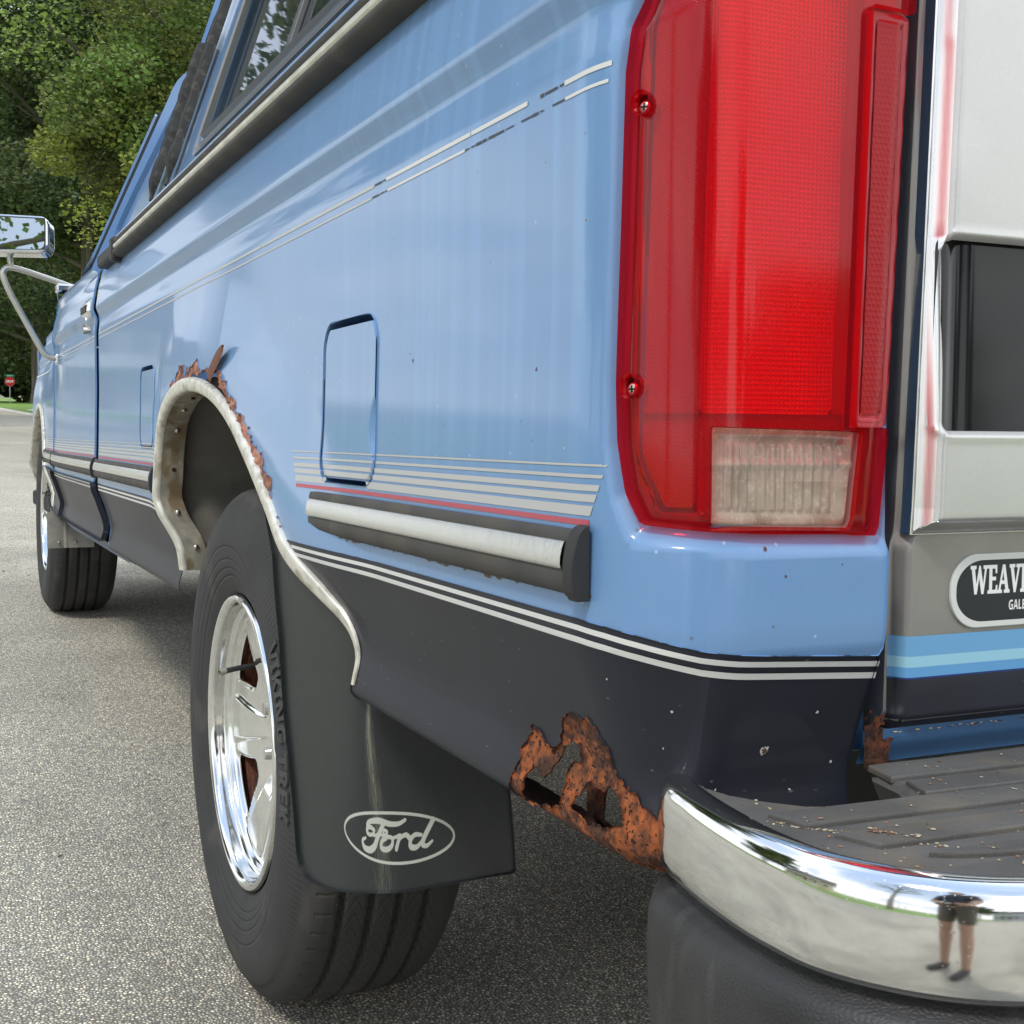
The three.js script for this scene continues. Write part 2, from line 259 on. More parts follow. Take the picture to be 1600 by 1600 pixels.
// bed side: plan curve (straight side, rounded rear corner) and section
const PLAN = [[0, -1.22], [0, 1.12]];
for (let i = 1; i <= 40; i++) { const t = i / 40 * Math.PI / 2; PLAN.push([0.075 * (1 - Math.cos(t)), 1.12 + 0.095 * Math.sin(t)]); }
PLAN.push([0.45, 1.221]);
const PS = [-1.22]; for (let i = 1; i < PLAN.length; i++) PS.push(PS[i - 1] + Math.hypot(PLAN[i][0] - PLAN[i - 1][0], PLAN[i][1] - PLAN[i - 1][1]));
const planX = table(PS.map((s, i) => [s, PLAN[i][0]])), planZ0 = table(PS.map((s, i) => [s, PLAN[i][1]])), planZ = (s) => (s < -1.22 ? s : planZ0(s));
const section0 = table([[0.50, 0.075], [0.532, 0.046], [0.540, 0.0265], [0.549, 0.0215], [0.560, 0.0225], [0.572, 0.0258], [0.585, 0.0285], [0.598, 0.0275], [0.62, 0.0215], [0.66, 0.008], [0.676, 0.001], [0.69, 0], [0.77, 0.003], [0.9, 0.006], [1.035, 0.006], [1.052, 0.0085], [1.064, 0.0095], [1.084, 0.0], [1.13, 0.007], [1.165, 0.016], [1.185, 0.03], [1.2, 0.06]]);
const section = (y) => (section0(y) * 2 + section0(y - 0.003) + section0(y + 0.003) + section0(y - 0.006) * 0.5 + section0(y + 0.006) * 0.5) / 5;
const LENS = [[1.1625, 0.80], [1.169, 0.7707], [1.1808, 0.7519], [1.2212, 0.7488], [1.2627, 0.7469], [1.3445, 0.7441], [1.3537, 0.8374], [1.3643, 1.06], [1.368, 1.15], [1.21, 1.15], [1.192, 1.10], [1.1775, 1.059], [1.1705, 1.0451], [1.166, 1.019], [1.163, 0.9114], [1.1607, 0.8356]];
const ARCH = [[0.604, 0.545], [0.612, 0.556], [0.611, 0.585], [0.606, 0.607], [0.592, 0.628], [0.565, 0.645], [0.535, 0.661], [0.478, 0.69], [0.40, 0.737], [0.30, 0.788], [0.197, 0.835], [0.09, 0.866], [-0.042, 0.884], [-0.15, 0.884], [-0.235, 0.871], [-0.318, 0.836], [-0.350, 0.785], [-0.357, 0.738], [-0.364, 0.696], [-0.358, 0.672], [-0.352, 0.643], [-0.345, 0.615], [-0.345, 0.58], [-0.352, 0.548]];
const archDist = (s, y) => sdPoly([...ARCH, [-0.352, 0.3], [0.604, 0.3]], s, y);
const pocket = (s, y) => (s > 1.1 ? (1 - smooth(0.0, 0.013, sdPoly(LENS, s, y))) * 0.008 : 0);
const flare = (s, y) => { const d = archDist(s, y); return d < 0.16 ? 0.013 * (1 - smooth(0, 0.16, Math.max(d, 0))) * smooth(0.60, 0.72, y) : 0; };   // the body swells out round the wheel
function onSide(s, y, lift = 0) {
  const t = 0.002, ax = planX(s + t) - planX(s - t), az = planZ(s + t) - planZ(s - t), l = Math.hypot(ax, az);
  const d = section(y) - flare(s, y) + pocket(s, y) - lift;
  return [planX(s) + az / l * d, y, planZ(s) - ax / l * d];
}
const dip = table([[1.13, 0], [1.157, 0.002], [1.183, 0.0055], [1.203, 0.009], [1.222, 0.0125], [1.2415, 0.0145], [1.2636, 0.016], [1.346, 0.021], [1.37, 0.022]]);
const bandTop = (s) => 0.6915 - dip(s);
const fuelRear = (s, y) => sdBox(s, y, 0.6465 + (y - 0.836) * 0.0, 0.836, 0.085, 0.079, 0.03);
const fuelFront = (s, y) => sdBox(s, y, -0.548, 0.851, 0.078, 0.073, 0.028);
const RUST = [[0.955, 0.522], [0.985, 0.545], [0.992, 0.565], [1.0, 0.588], [1.014, 0.600], [1.03, 0.590], [1.048, 0.588], [1.062, 0.603], [1.07, 0.615], [1.084, 0.621], [1.111, 0.620], [1.124, 0.610], [1.134, 0.594], [1.15, 0.585], [1.166, 0.578], [1.20, 0.566], [1.23, 0.50], [0.955, 0.48]];
const HOLE1 = [[1.0094, 0.5605], [1.022, 0.569], [1.0385, 0.566], [1.048, 0.573], [1.0594, 0.5858], [1.064, 0.594], [1.0745, 0.5995], [1.0852, 0.601], [1.0875, 0.590], [1.0723, 0.58], [1.0705, 0.552], [1.02, 0.543], [0.993, 0.537], [1.006, 0.548]];
const HOLE2 = [[1.0835, 0.564], [1.094, 0.570], [1.1047, 0.579], [1.118, 0.577], [1.130, 0.583], [1.142, 0.577], [1.149, 0.569], [1.155, 0.560], [1.1076, 0.553], [1.084, 0.557]];
const ragged = (s, y, k = 1) => (fbm(s * 130, y * 130, 3, 3) - 0.5) * 0.014 * k;
const rustLow = (s, y) => (s > 0.9 && y < 0.66 ? -sdPoly(RUST, s, y) + ragged(s, y) : -1);
const holes = (s, y) => (s > 0.9 && y < 0.66 ? Math.min(sdPoly(HOLE1, s, y), sdPoly(HOLE2, s, y)) + ragged(s, y, 0.6) : 1);
// the torn, rusted lip above the wheel-arch trim
const tearGap = table([[-0.30, -0.006], [-0.2, -0.004], [-0.12, -0.003], [-0.08, 0.003], [-0.03, 0.002], [0.0, 0.014], [0.05, 0.018], [0.12, 0.020], [0.135, 0.012], [0.17, 0.003], [0.25, 0.003], [0.33, -0.002], [0.4, -0.006]]);
const tearRust = table([[-0.33, -0.002], [-0.28, 0.003], [-0.2, 0.009], [-0.1, 0.012], [0.0, 0.020], [0.1, 0.026], [0.14, 0.030], [0.18, 0.016], [0.24, 0.015], [0.3, 0.010], [0.37, 0.016], [0.41, 0.012], [0.425, 0.0]]);
const nearArch = (s, y) => s > -0.4 && s < 0.46 && y > 0.70;
const shred = (s, y) => (fbm(s * 34, y * 34, 4, 3) - 0.5) * 0.034 + (fbm(s * 150, y * 150, 7, 3) - 0.5) * 0.014;
const bodyHere = (s, y) => Math.min(archDist(s, y) + 0.008 - (nearArch(s, y) ? tearGap(s) + 0.008 + 0.6 * shred(s, y) * smooth(0.0, 0.01, tearGap(s) + 0.006) : 0), fuelRear(s, y), fuelFront(s, y), s > 1.1 ? sdPoly(LENS, s, y) + 0.004 : 1, holes(s, y), y - 0.534, 1.351 + (y - 0.74) * 0.05 - s);
const rustHere = (s, y) => Math.max(rustLow(s, y), nearArch(s, y) ? tearRust(s) + shred(s, y) - archDist(s, y) : -1);
const bedU = steps([-1.22, -0.66, 0.03], [-0.66, -0.44, 0.004], [-0.44, 0.46, 0.0045], [0.46, 0.60, 0.006], [0.60, 0.75, 0.004], [0.75, 0.94, 0.012], [0.94, 1.21, 0.0028], [1.21, 1.37, 0.005]);
const bedV = steps([0.5335, 0.63, 0.0028], [0.63, 0.70, 0.004], [0.70, 0.93, 0.0045], [0.93, 1.03, 0.012], [1.03, 1.20, 0.005]);
const bedSide = part('bed_side_panel', sheet(bedU, bedV, (s, y) => Math.min(bodyHere(s, y), y - bandTop(s), -rustHere(s, y)), onSide, { flip: true, rim: 0.0012 }), blue, truck);
part('lower_body_band', sheet(bedU, bedV.filter((y) => y < 0.71), (s, y) => Math.min(bodyHere(s, y), bandTop(s) - y, -rustHere(s, y)), onSide, { flip: true, rim: 0.0012 }), darkPaint, bedSide);
part('rust_patch', sheet(steps([0.94, 1.24, 0.0022]), steps([0.5335, 0.63, 0.0022]), (s, y) => Math.min(bodyHere(s, y), rustLow(s, y)), (s, y) => onSide(s, y, (fbm(s * 160, y * 160, 2, 3) - 0.55) * 0.0035), { flip: true, rim: 0.0016 }), rust, bedSide);
part('torn_rust_edge', sheet(steps([-0.40, 0.46, 0.0030]), steps([0.70, 0.935, 0.0030]), (s, y) => Math.min(bodyHere(s, y), nearArch(s, y) ? tearRust(s) + shred(s, y) - archDist(s, y) : -1), (s, y) => onSide(s, y, (fbm(s * 110, y * 110, 2, 3) - 0.5) * 0.008), { flip: true, rim: 0.0015 }), rustPink, bedSide);
// a peeled tongue of metal at the top of the arch and a bent shard below it
part('peeled_metal', sheet(range(0, 1, 0.1), range(-1, 1, 0.2), null, (t, w) => { const wd = Math.sqrt(Math.max(0, 1 - (Math.max(0, t - 0.5) / 0.5) ** 2)); return onSide(0.060 + 0.105 * t - 0.010 * w * wd, 0.882 + 0.036 * t + 0.0085 * w * wd, 0.002 + 0.007 * t + 0.002 * (1 - w * w)); }, { flip: true, eps: 0.01 }), rustPink, bedSide);
part('peeled_metal', sheet(range(0, 1, 0.1), range(-1, 1, 0.25), null, (t, w) => onSide(0.10 + 0.028 * t + 0.006 * w, 0.886 - 0.032 * t + 0.007 * w * (1 - t * 0.6), -0.006 + 0.002 * w), { flip: true, eps: 0.01 }), oldAlu, bedSide);
// inner panel behind the rust hole, and the bottom flange
part('inner_panel', sheet(steps([1.062, 1.20, 0.003]), steps([0.535, 0.625, 0.003]), (s, y) => Math.min(0.012 + (fbm(s * 70, y * 70, 5, 3) - 0.5) * 0.02 + 0.3 * (y - 0.575) * (s < 1.12 ? 1 : -0.6) - (s > 1.09 && s < 1.15 && y < 0.585 ? 0.02 : 0), 1.2 - s), (s, y) => onSide(s, y, -0.022 + (fbm(s * 90, y * 90, 2, 2) - 0.5) * 0.004), { flip: true, rim: 0.002 }), rustAndScrewShade, bedSide);
part('bottom_flange', sheet(steps([0.60, 1.26, 0.006]), range(0, 1, 0.2), null, (s, t) => { const a = onSide(s, 0.5342, 0); return [a[0] + 0.026 * t, a[1] - 0.004 * Math.sin(t * 3) + (fbm(s * 80, t * 3, 3, 3) - 0.5) * 0.004, a[2]]; }, { flip: true }), rustAndScrewShade, bedSide);

// painted stripes: strips a fraction of a millimetre proud of the panel
function stripe(name, mat, s0, s1, y0, y1, slant0 = 0, slant1 = 0, parent = bedSide, at = onSide, drop = () => 0) {
  const n = Math.max(4, Math.round((s1 - s0) / 0.008));
  return part(name, sheet(range(0, 1, 1 / n), [0, 0.5, 1], null, (t, w) => { const s = lerp(s0 + slant0 * (1 - w), s1 + slant1 * (1 - w), t); return at(s, lerp(y0, y1, w) - drop(s), 0.00045); }, { flip: true, eps: 0.002 }), mat, parent);
}
const BARS = [[0.7858, 0.7872], [0.7786, 0.7808], [0.7706, 0.7746], [0.7638, 0.7686], [0.7554, 0.7616]];
function bars(s0, s1, lead, trail, parent, at, cut) {
  for (const [a, b] of BARS) { const l = lead ? (0.7872 - b) * 0.8 : 0, r = trail ? -(0.7872 - b) * 0.45 : 0; for (const [p, q] of cut ? cut(a, b) : [[s0 + l, s1 + r]]) stripe('pin_stripe', stripePaint, p, q, a, b, lead ? (b - a) * 0.8 : 0, trail ? -(b - a) * 0.45 : 0, parent, at); }
  const l = lead ? 0.028 : 0, r = trail ? -0.015 : 0; stripe('pin_stripe', stripeRed, s0 + l, s1 + r, 0.7494, 0.753, 0, 0, parent, at);
}
const doorEdge = (y) => { const dy = Math.max(0, 0.787 - y); return dy < 0 ? 0 : 0.03 - Math.sqrt(Math.max(0, 0.03 ** 2 - dy ** 2)); };
bars(0.469, 1.155, true, true, bedSide, onSide, (a, b) => { const l = 0.469 + (0.7872 - b) * 0.8, r = 1.155 - (0.7872 - b) * 0.45; return b < 0.7595 ? [[l, 0.598], [0.695, r]].filter(() => true) : [[l, 0.5612 + doorEdge(a) * 0.9], [0.7318 - doorEdge(a) * 0.9, r]]; });
bars(-1.215, -0.366, false, false, bedSide, onSide);
for (const [a, b] of [[0.6840, 0.6875], [0.6760, 0.6800]]) { stripe('coach_stripe', stripeWhite, 0.492, 1.349, a, b, 0, 0, bedSide, onSide, dip); stripe('coach_stripe', stripeWhite, -1.215, -0.366, a, b); }
// the upper double stripe, peeled away in places
const UP1 = [[1.097, 1.153, 1], [1.044, 1.097, 0], [0.9441, 1.042, 1], [0.7521, 0.9425, 1], [0.722, 0.7521, 0], [0.30, 0.7188, 1], [-1.215, 0.298, 1]], UP2 = [[1.098, 1.150, 1], [0.9317, 1.098, 0], [0.7555, 0.9317, 1], [0.715, 0.7555, 0], [-1.215, 0.712, 1]];
const pr = rng(5);
for (const [list, a, b] of [[UP1, 1.0250, 1.0281], [UP2, 1.0156, 1.0177]]) for (const [p, q, white] of list) {
  if (white) { stripe('pin_stripe', p > 0.74 ? stripeWhite : stripeWorn, p, q, a, b); continue; }
  for (let s = p; s < q - 0.004;) { const w = 0.004 + 0.016 * pr(), h = 0.4 + 0.6 * pr(); if (pr() > 0.25) stripe('pin_stripe', stripeGlue, s, Math.min(q, s + w), lerp(a, b, 0.5 - h / 2), lerp(a, b, 0.5 + h / 2)); s += w + 0.004 * pr(); }
}
// fuel doors
function fuelDoor(dist, cx, cy, hw, hh) {
  const U = range(cx - hw - 0.01, cx + hw + 0.01, 0.003), Vv = range(cy - hh - 0.01, cy + hh + 0.01, 0.003);
  const bite = (s, y) => -(0.027 - Math.hypot((s - (cx + hw + 0.010)) * 1.1, y - (cy - 0.027)));
  const bulge = (s, y) => 0.0004 - 0.0022 * (1 - smooth(0.002, 0.0065, -dist(s, y)));
  const d = part('fuel_door', sheet(U, Vv, (s, y) => Math.min(-dist(s + 0.0012, y) - 0.0020, cy + hh - 0.0075 - y, y - (cy - hh + 0.0045), cx + hw - 0.0062 - s, bite(s, y)), (s, y) => onSide(s, y, bulge(s, y) - 0.004 * (1 - smooth(0, 0.008, bite(s, y)))), { flip: true }), blue, truck);
  part('fuel_door_pocket', sheet(U, Vv, (s, y) => -dist(s, y) + 0.008, (s, y) => onSide(s, y, -0.045), { flip: true }), bluePlain, d);
  part('fuel_door_pocket', sheet(range(0, 1, 1 / 72), range(0, 1, 0.25), null, (t, k) => { const a = t * Math.PI * 2, c = Math.cos(a), n = Math.sin(a), q = 0.5, e = hw - 0.028, f = hh - 0.028, x = clamp(c * 3, -1, 1) * e + 0.0285 * c, y = clamp(n * 3, -1, 1) * f + 0.0285 * n; return onSide(cx + x, cy + y, -0.0012 - 0.044 * k); }, { eps: 0.002 }), bluePlain, d);
  for (const [a, b] of BARS) if (b < cy + hh && a > cy - hh + 0.004 && hw > 0.08) { const e = doorEdge(a) * 0.9; stripe('pin_stripe', stripePaint, cx - hw + 0.004 + e, cx + hw - 0.006 - e, a, b, 0, 0, d, (s, y, l) => onSide(s, y, bulge(s, y) + l)); }
  return d;
}
fuelDoor(fuelRear, 0.6465, 0.836, 0.085, 0.079);
fuelDoor(fuelFront, -0.548, 0.851, 0.078, 0.073);

// wheel-arch trim: bright lip with an inward flange
{
  const pts = arc(ARCH.slice(1, -1).map(([s, y]) => onSide(s, y, 0.002)), 150), mid = V3(0, 0.5, 0.06);
  const frame = (i) => { const t = pts[Math.min(i + 1, pts.length - 1)].clone().sub(pts[Math.max(i - 1, 0)]).normalize(), out = V3(-1, 0, 0), e1 = t.clone().cross(out).normalize(); if (e1.dot(mid.clone().sub(pts[i])) < 0) e1.negate(); return [e1, out]; };
  const trim = part('wheel_arch_trim', sweep(pts, [[-0.001, -0.003], [0.0, 0.002], [0.002, 0.0038], [0.005, 0.0044], [0.014, 0.0040], [0.018, 0.0026], [0.0198, 0.0], [0.0205, -0.006], [0.0190, -0.008], [0.0190, -0.002]], frame, { scale: (t) => (t > 0.12 ? 1 : lerp(0.35, 1, t / 0.12)) }), oldAlu, truck);
  for (let k = 0; k < 7; k++) { const i = [92, 103, 112, 121, 130, 139, 146][k], [e1] = frame(i), p = pts[i].clone().addScaledVector(e1, 0.0225).add(V3(0.026, 0, 0)), g = k % 3 === 1 ? new THREE.CylinderGeometry(0.0035, 0.0035, 0.003, 12) : new THREE.SphereGeometry(0.0045, 12, 8).scale(1, 0.6, 1); const m = part(k % 3 === 1 ? 'hole_shade_disc' : 'screw', g, k % 3 === 1 ? rustAndScrewShade : screwMetal, trim); m.position.copy(p); m.quaternion.setFromUnitVectors(V3(0, 1, 0), e1); }  // holes are solid dark discs; the colour stands for the shade inside
  part('trim_flange', sweep(pts, [[0.0204, -0.0055], [0.0206, -0.02], [0.0206, -0.041], [0.0194, -0.042]], frame, { scale: (t) => (t > 0.12 ? 1 : lerp(0.35, 1, t / 0.12)) }), dirtyAlu, trim);
  // wheelhouse liner
  const inner = pts.map((p, i) => p.clone().addScaledVector(frame(i)[0], -0.002).setX(0));
  const P = sweep(inner.map((p) => p.clone()), [[0, -0.030], [0.0, -0.2], [0.0, -0.42]], (i) => frame(i), {});
  part('wheelhouse_liner', P, liner, truck);
  const sh = new THREE.Shape(inner.map((p) => new THREE.Vector2(p.z, p.y))); part('wheelhouse_wall', new THREE.ShapeGeometry(sh).rotateY(-Math.PI / 2).translate(0.425, 0, 0), liner, truck);
}

// side mouldings: black rubber with a bright strip
function moulding(s0, s1, at, parent, frontCap, rearCap, drop = 0) {
  const n = Math.max(6, Math.round((s1 - s0) / 0.03));
  const body = [[0.7465, 0.0], [0.7470, 0.006], [0.7455, 0.010], [0.7405, 0.0120], [0.7395, 0.0108], [0.7215, 0.0125], [0.7205, 0.0140], [0.7150, 0.0148], [0.7095, 0.013], [0.7060, 0.007], [0.7060, 0.0]];
  const strip = [[0.7394, 0.0108], [0.7388, 0.0128], [0.7345, 0.0152], [0.7295, 0.0168], [0.7250, 0.0172], [0.7222, 0.0158], [0.7214, 0.0124]];
  const lay = (sec, a, b) => sheet(range(a, b, (b - a) / n), sec.map((_, i) => i), null, (s, k) => { const i = clamp(Math.floor(k), 0, sec.length - 2), t = k - i, q = [lerp(sec[i][0], sec[i + 1][0], t), lerp(sec[i][1], sec[i + 1][1], t)]; const p = at(s, q[0]); return [p[0] - q[1] * 0.64, q[0] + drop, p[2]]; }, { eps: 0.02 });
  const m = part('side_moulding', lay(body, s0, s1), trimRubber, parent);
  part('bright_strip', lay(strip, s0 + (frontCap ? 0.012 : 0), s1 - (rearCap ? 0.007 : 0)), brightStrip, m);
  for (const [on, s, dir] of [[frontCap, s0, -1], [rearCap, s1, 1]]) if (on) {
    const sh = new THREE.Shape(); sh.moveTo(0, 0.704); sh.lineTo(0, 0.749); sh.bezierCurveTo(0.006, 0.749, 0.011, 0.7465, 0.0135, 0.738); sh.bezierCurveTo(0.0185, 0.728, 0.0190, 0.716, 0.0155, 0.709); sh.lineTo(0.011, 0.704); sh.lineTo(0, 0.704);
    const p = at(s, 0.727), g = new THREE.ExtrudeGeometry(sh, { depth: 0.010, bevelEnabled: true, bevelThickness: 0.0015, bevelSize: 0.0008, bevelSegments: 2, curveSegments: 10 });
    g.scale(0.66, 1, 1); g.rotateY(Math.PI); g.translate(p[0], drop, p[2] + (dir > 0 ? 0.010 : 0.004)); part('moulding_end_cap', g, blackRubber, m);
  }
  return m;
}
// small chips in the paint, down to primer and rust, and grime caught under the moulding
const chipPale = std({ color: lin(0.55, 0.52, 0.46), roughness: 0.8 }), chipDark = std({ color: lin(0.10, 0.045, 0.03), roughness: 0.9 });
for (const [s, y, r0, m] of [[1.3115, 0.6348, 0.0014, 0], [1.2776, 0.6125, 0.0034, 0], [1.2776, 0.6122, 0.0024, 1], [1.1053, 0.7967, 0.0010, 0], [1.0604, 0.8485, 0.0016, 1], [1.129, 0.9363, 0.0013, 0], [1.128, 0.9367, 0.0008, 1], [0.822, 0.866, 0.0017, 1], [0.815, 0.872, 0.0011, 1], [1.20, 0.640, 0.0012, 0], [1.15, 0.655, 0.0010, 0], [0.93, 0.642, 0.0013, 1], [1.33, 0.60, 0.0012, 0], [1.24, 0.59, 0.0011, 0], [1.30, 0.585, 0.0010, 0], [1.19, 0.615, 0.0009, 0], [1.262, 0.7385, 0.0016, 1], [1.316, 0.728, 0.0008, 1], [1.275, 0.722, 0.0010, 1]])
  { const r = r0 * 0.75; part('paint_chip', sheet(range(s - r * 2, s + r * 2, r / 2.5), range(y - r * 2, y + r * 2, r / 2.5), (a, b) => r - Math.hypot(a - s, b - y) + (fbm(a * 900, b * 900, s, 2) - 0.5) * r * 1.6, (a, b) => onSide(a, b, m ? 0.0003 : 0.00015), { flip: true }), m ? chipDark : chipPale, bedSide); }
const grime = std({ color: lin(0.17, 0.125, 0.085), roughness: 1 });
part('moulding_grime', sheet(steps([0.64, 1.145, 0.0016]), steps([0.6935, 0.7075, 0.0014]), (s, y) => (fbm(s * 170, y * 260, 4, 4) - 0.40) * 0.02 - (0.7065 - y) * (1.3 + 1.4 * vnoise(s * 30, 3)), (s, y) => onSide(s, y, 0.0003), { flip: true }), grime, bedSide);
moulding(0.546, 1.134, (s, y) => { const p = onSide(s, y); return [0.001, p[1], p[2]]; }, truck, false, true);
moulding(-1.21, -0.435, (s, y) => [-0.001, y, s], truck, false, true);
// ---------------------------------------------------------------- splash guard behind the rear wheel
const flapMap = canvasTexture(1024, 1024, (c, W, H) => {
  const px = (w) => (w + 0.19) / 0.37 * W, py = (y) => H - (y - 0.30) / 0.53 * H, r = rng(3);
  c.fillStyle = '#282b2c'; c.fillRect(0, 0, W, H);
  for (let i = 0; i < 2600; i++) { const g = 30 + 34 * r(); c.fillStyle = `rgba(${g},${g + 3},${g + 4},0.10)`; const w = 2 + 10 * r(); c.fillRect(r() * W, r() * H, w * 0.4, w * 5); }
  for (let i = 0; i < 260; i++) { c.fillStyle = 'rgba(150,148,135,0.5)'; c.fillRect(r() * W, r() * H, 1.5, 1.5); }
  const bx = px(0.0); for (let i = 0; i < 1500; i++) { const t = r(), hw = (10 + 44 * t) * (0.5 + r()); c.strokeStyle = `rgba(${150 + 30 * r()},${150 + 26 * r()},${125 + 20 * r()},${0.05 + 0.10 * r()})`; c.lineWidth = 0.7 + r(); const yy = py(lerp(0.545, 0.33, t)), xx = bx + (r() + r() - 1) * hw; c.beginPath(); c.moveTo(xx, yy); c.lineTo(xx + (r() - 0.5) * 5, yy + 12 + 34 * r()); c.stroke(); }   // pale rub marks and a painted shine down the fold
  // oval badge with script lettering
  c.strokeStyle = '#b9bdb2'; c.fillStyle = '#b9bdb2'; c.lineCap = 'round'; c.lineJoin = 'round';
  const cx = px(0.014), cy = py(0.3965), kx = W / 0.37, ky = H / 0.53, X = (a) => cx + a * 0.0715 * kx, Y = (b) => cy - b * 0.0262 * ky;
  c.lineWidth = 6.5; c.beginPath(); c.ellipse(cx, cy, 0.0715 * kx, 0.0262 * ky, 0, 0, 7); c.stroke();
  const pen = (pts, w0, w1, wm) => { const q = new THREE.CatmullRomCurve3(pts.map(([a, b]) => V3(X(a), Y(b), 0)), false, 'centripetal').getPoints(120); q.forEach((p, i) => { const t = i / 120, w = 0.78 * lerp(lerp(w0, wm, Math.min(1, t * 2)), w1, Math.max(0, t * 2 - 1)); c.beginPath(); c.ellipse(p.x, p.y, w * 0.8, w, 0.5, 0, 7); c.fill(); }); };
  pen([[-0.30, 0.26], [-0.36, 0.36], [-0.44, 0.32], [-0.45, 0.12], [-0.38, 0.06], [-0.31, 0.16]].reverse(), 4, 6, 7);
  pen([[-0.45, 0.2], [-0.42, 0.5], [-0.3, 0.64], [-0.16, 0.66], [0.02, 0.56], [0.16, 0.58], [0.27, 0.72]], 6, 5, 9);
  pen([[-0.10, 0.58], [-0.18, 0.28], [-0.26, -0.05], [-0.33, -0.38], [-0.44, -0.56], [-0.56, -0.48], [-0.58, -0.24], [-0.50, -0.10]], 8, 4, 11);
  pen([[-0.33, 0.04], [-0.22, 0.12], [-0.10, 0.10], [-0.06, 0.24], [-0.11, 0.30], [-0.13, 0.16], [-0.04, 0.06]], 4, 4, 5);
  pen([[-0.08, 0.02], [-0.18, -0.16], [-0.20, -0.40], [-0.10, -0.46], [0.0, -0.28], [0.02, -0.02], [-0.06, 0.04], [-0.10, -0.06]], 7, 4, 8);
  pen([[0.02, 0.0], [0.10, 0.06], [0.16, 0.1], [0.12, -0.1], [0.07, -0.42]], 4, 8, 6);
  pen([[0.10, -0.16], [0.18, 0.06], [0.26, 0.12], [0.30, 0.02]], 5, 8, 6);
  pen([[0.50, 0.10], [0.40, 0.12], [0.32, -0.08], [0.31, -0.32], [0.39, -0.38], [0.48, -0.20], [0.54, 0.04]], 5, 4, 9);
  pen([[0.70, 0.66], [0.62, 0.34], [0.54, 0.0], [0.50, -0.26], [0.56, -0.34], [0.66, -0.16]], 9, 4, 9);
});
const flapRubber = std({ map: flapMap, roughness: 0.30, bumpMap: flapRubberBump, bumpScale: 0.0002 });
{
  const fold = (w, y = 0.5) => { const r = lerp(0.055, 0.020, smooth(0.34, 0.52, y)), a = Math.sqrt(w * w + r * r); return { x: 0.030 + (w + a) / 2 * 1.0 + (w - a) / 2 * 0.22, z: 0.604 + (w - a) / 2 * 0.98 + (w + a) / 2 * 0.06 + r / 2 }; };
  const left = table([[0.30, -0.156], [0.45, -0.160], [0.58, -0.175], [0.67, -0.195], [0.73, -0.225], [0.765, -0.255], [0.80, -0.25]]);
  const map = (w, y) => { const f = fold(w, y), l = smooth(0.60, 0.80, y) * smooth(0.05, -0.08, w); return [f.x + 0.010 * l + (y < 0.5 ? (0.5 - y) * 0.02 : 0), y, f.z - 0.01 * l]; };
  const lowest = (w) => 0.334 + 0.018 * smooth(-0.1, 0.17, w) - 0.010 * smooth(0, -0.12, w);
  const F = (w, y) => { const e = w - left(y), b = y - lowest(w), rr = 0.03; const corner = e < rr && b < rr ? rr - Math.hypot(rr - e, rr - b) : Math.min(e, b); const rc = 0.150 - w; return Math.min(corner, rc, 0.735 - y, (y > 0.53 ? 1 : 1), -archDist(map(w, y)[2], y) + 0.012 > 0 || y < 0.62 ? 1 : -archDist(map(w, y)[2], y) + 0.012); };
  part('splash_guard', sheet(range(-0.31, 0.166, 0.004), steps([0.318, 0.62, 0.006], [0.62, 0.80, 0.003]), F, map, { flip: true, rim: 0.004, uv: (w, y) => [(w + 0.19) / 0.37, (y - 0.30) / 0.53] }), flapRubber, truck);
}

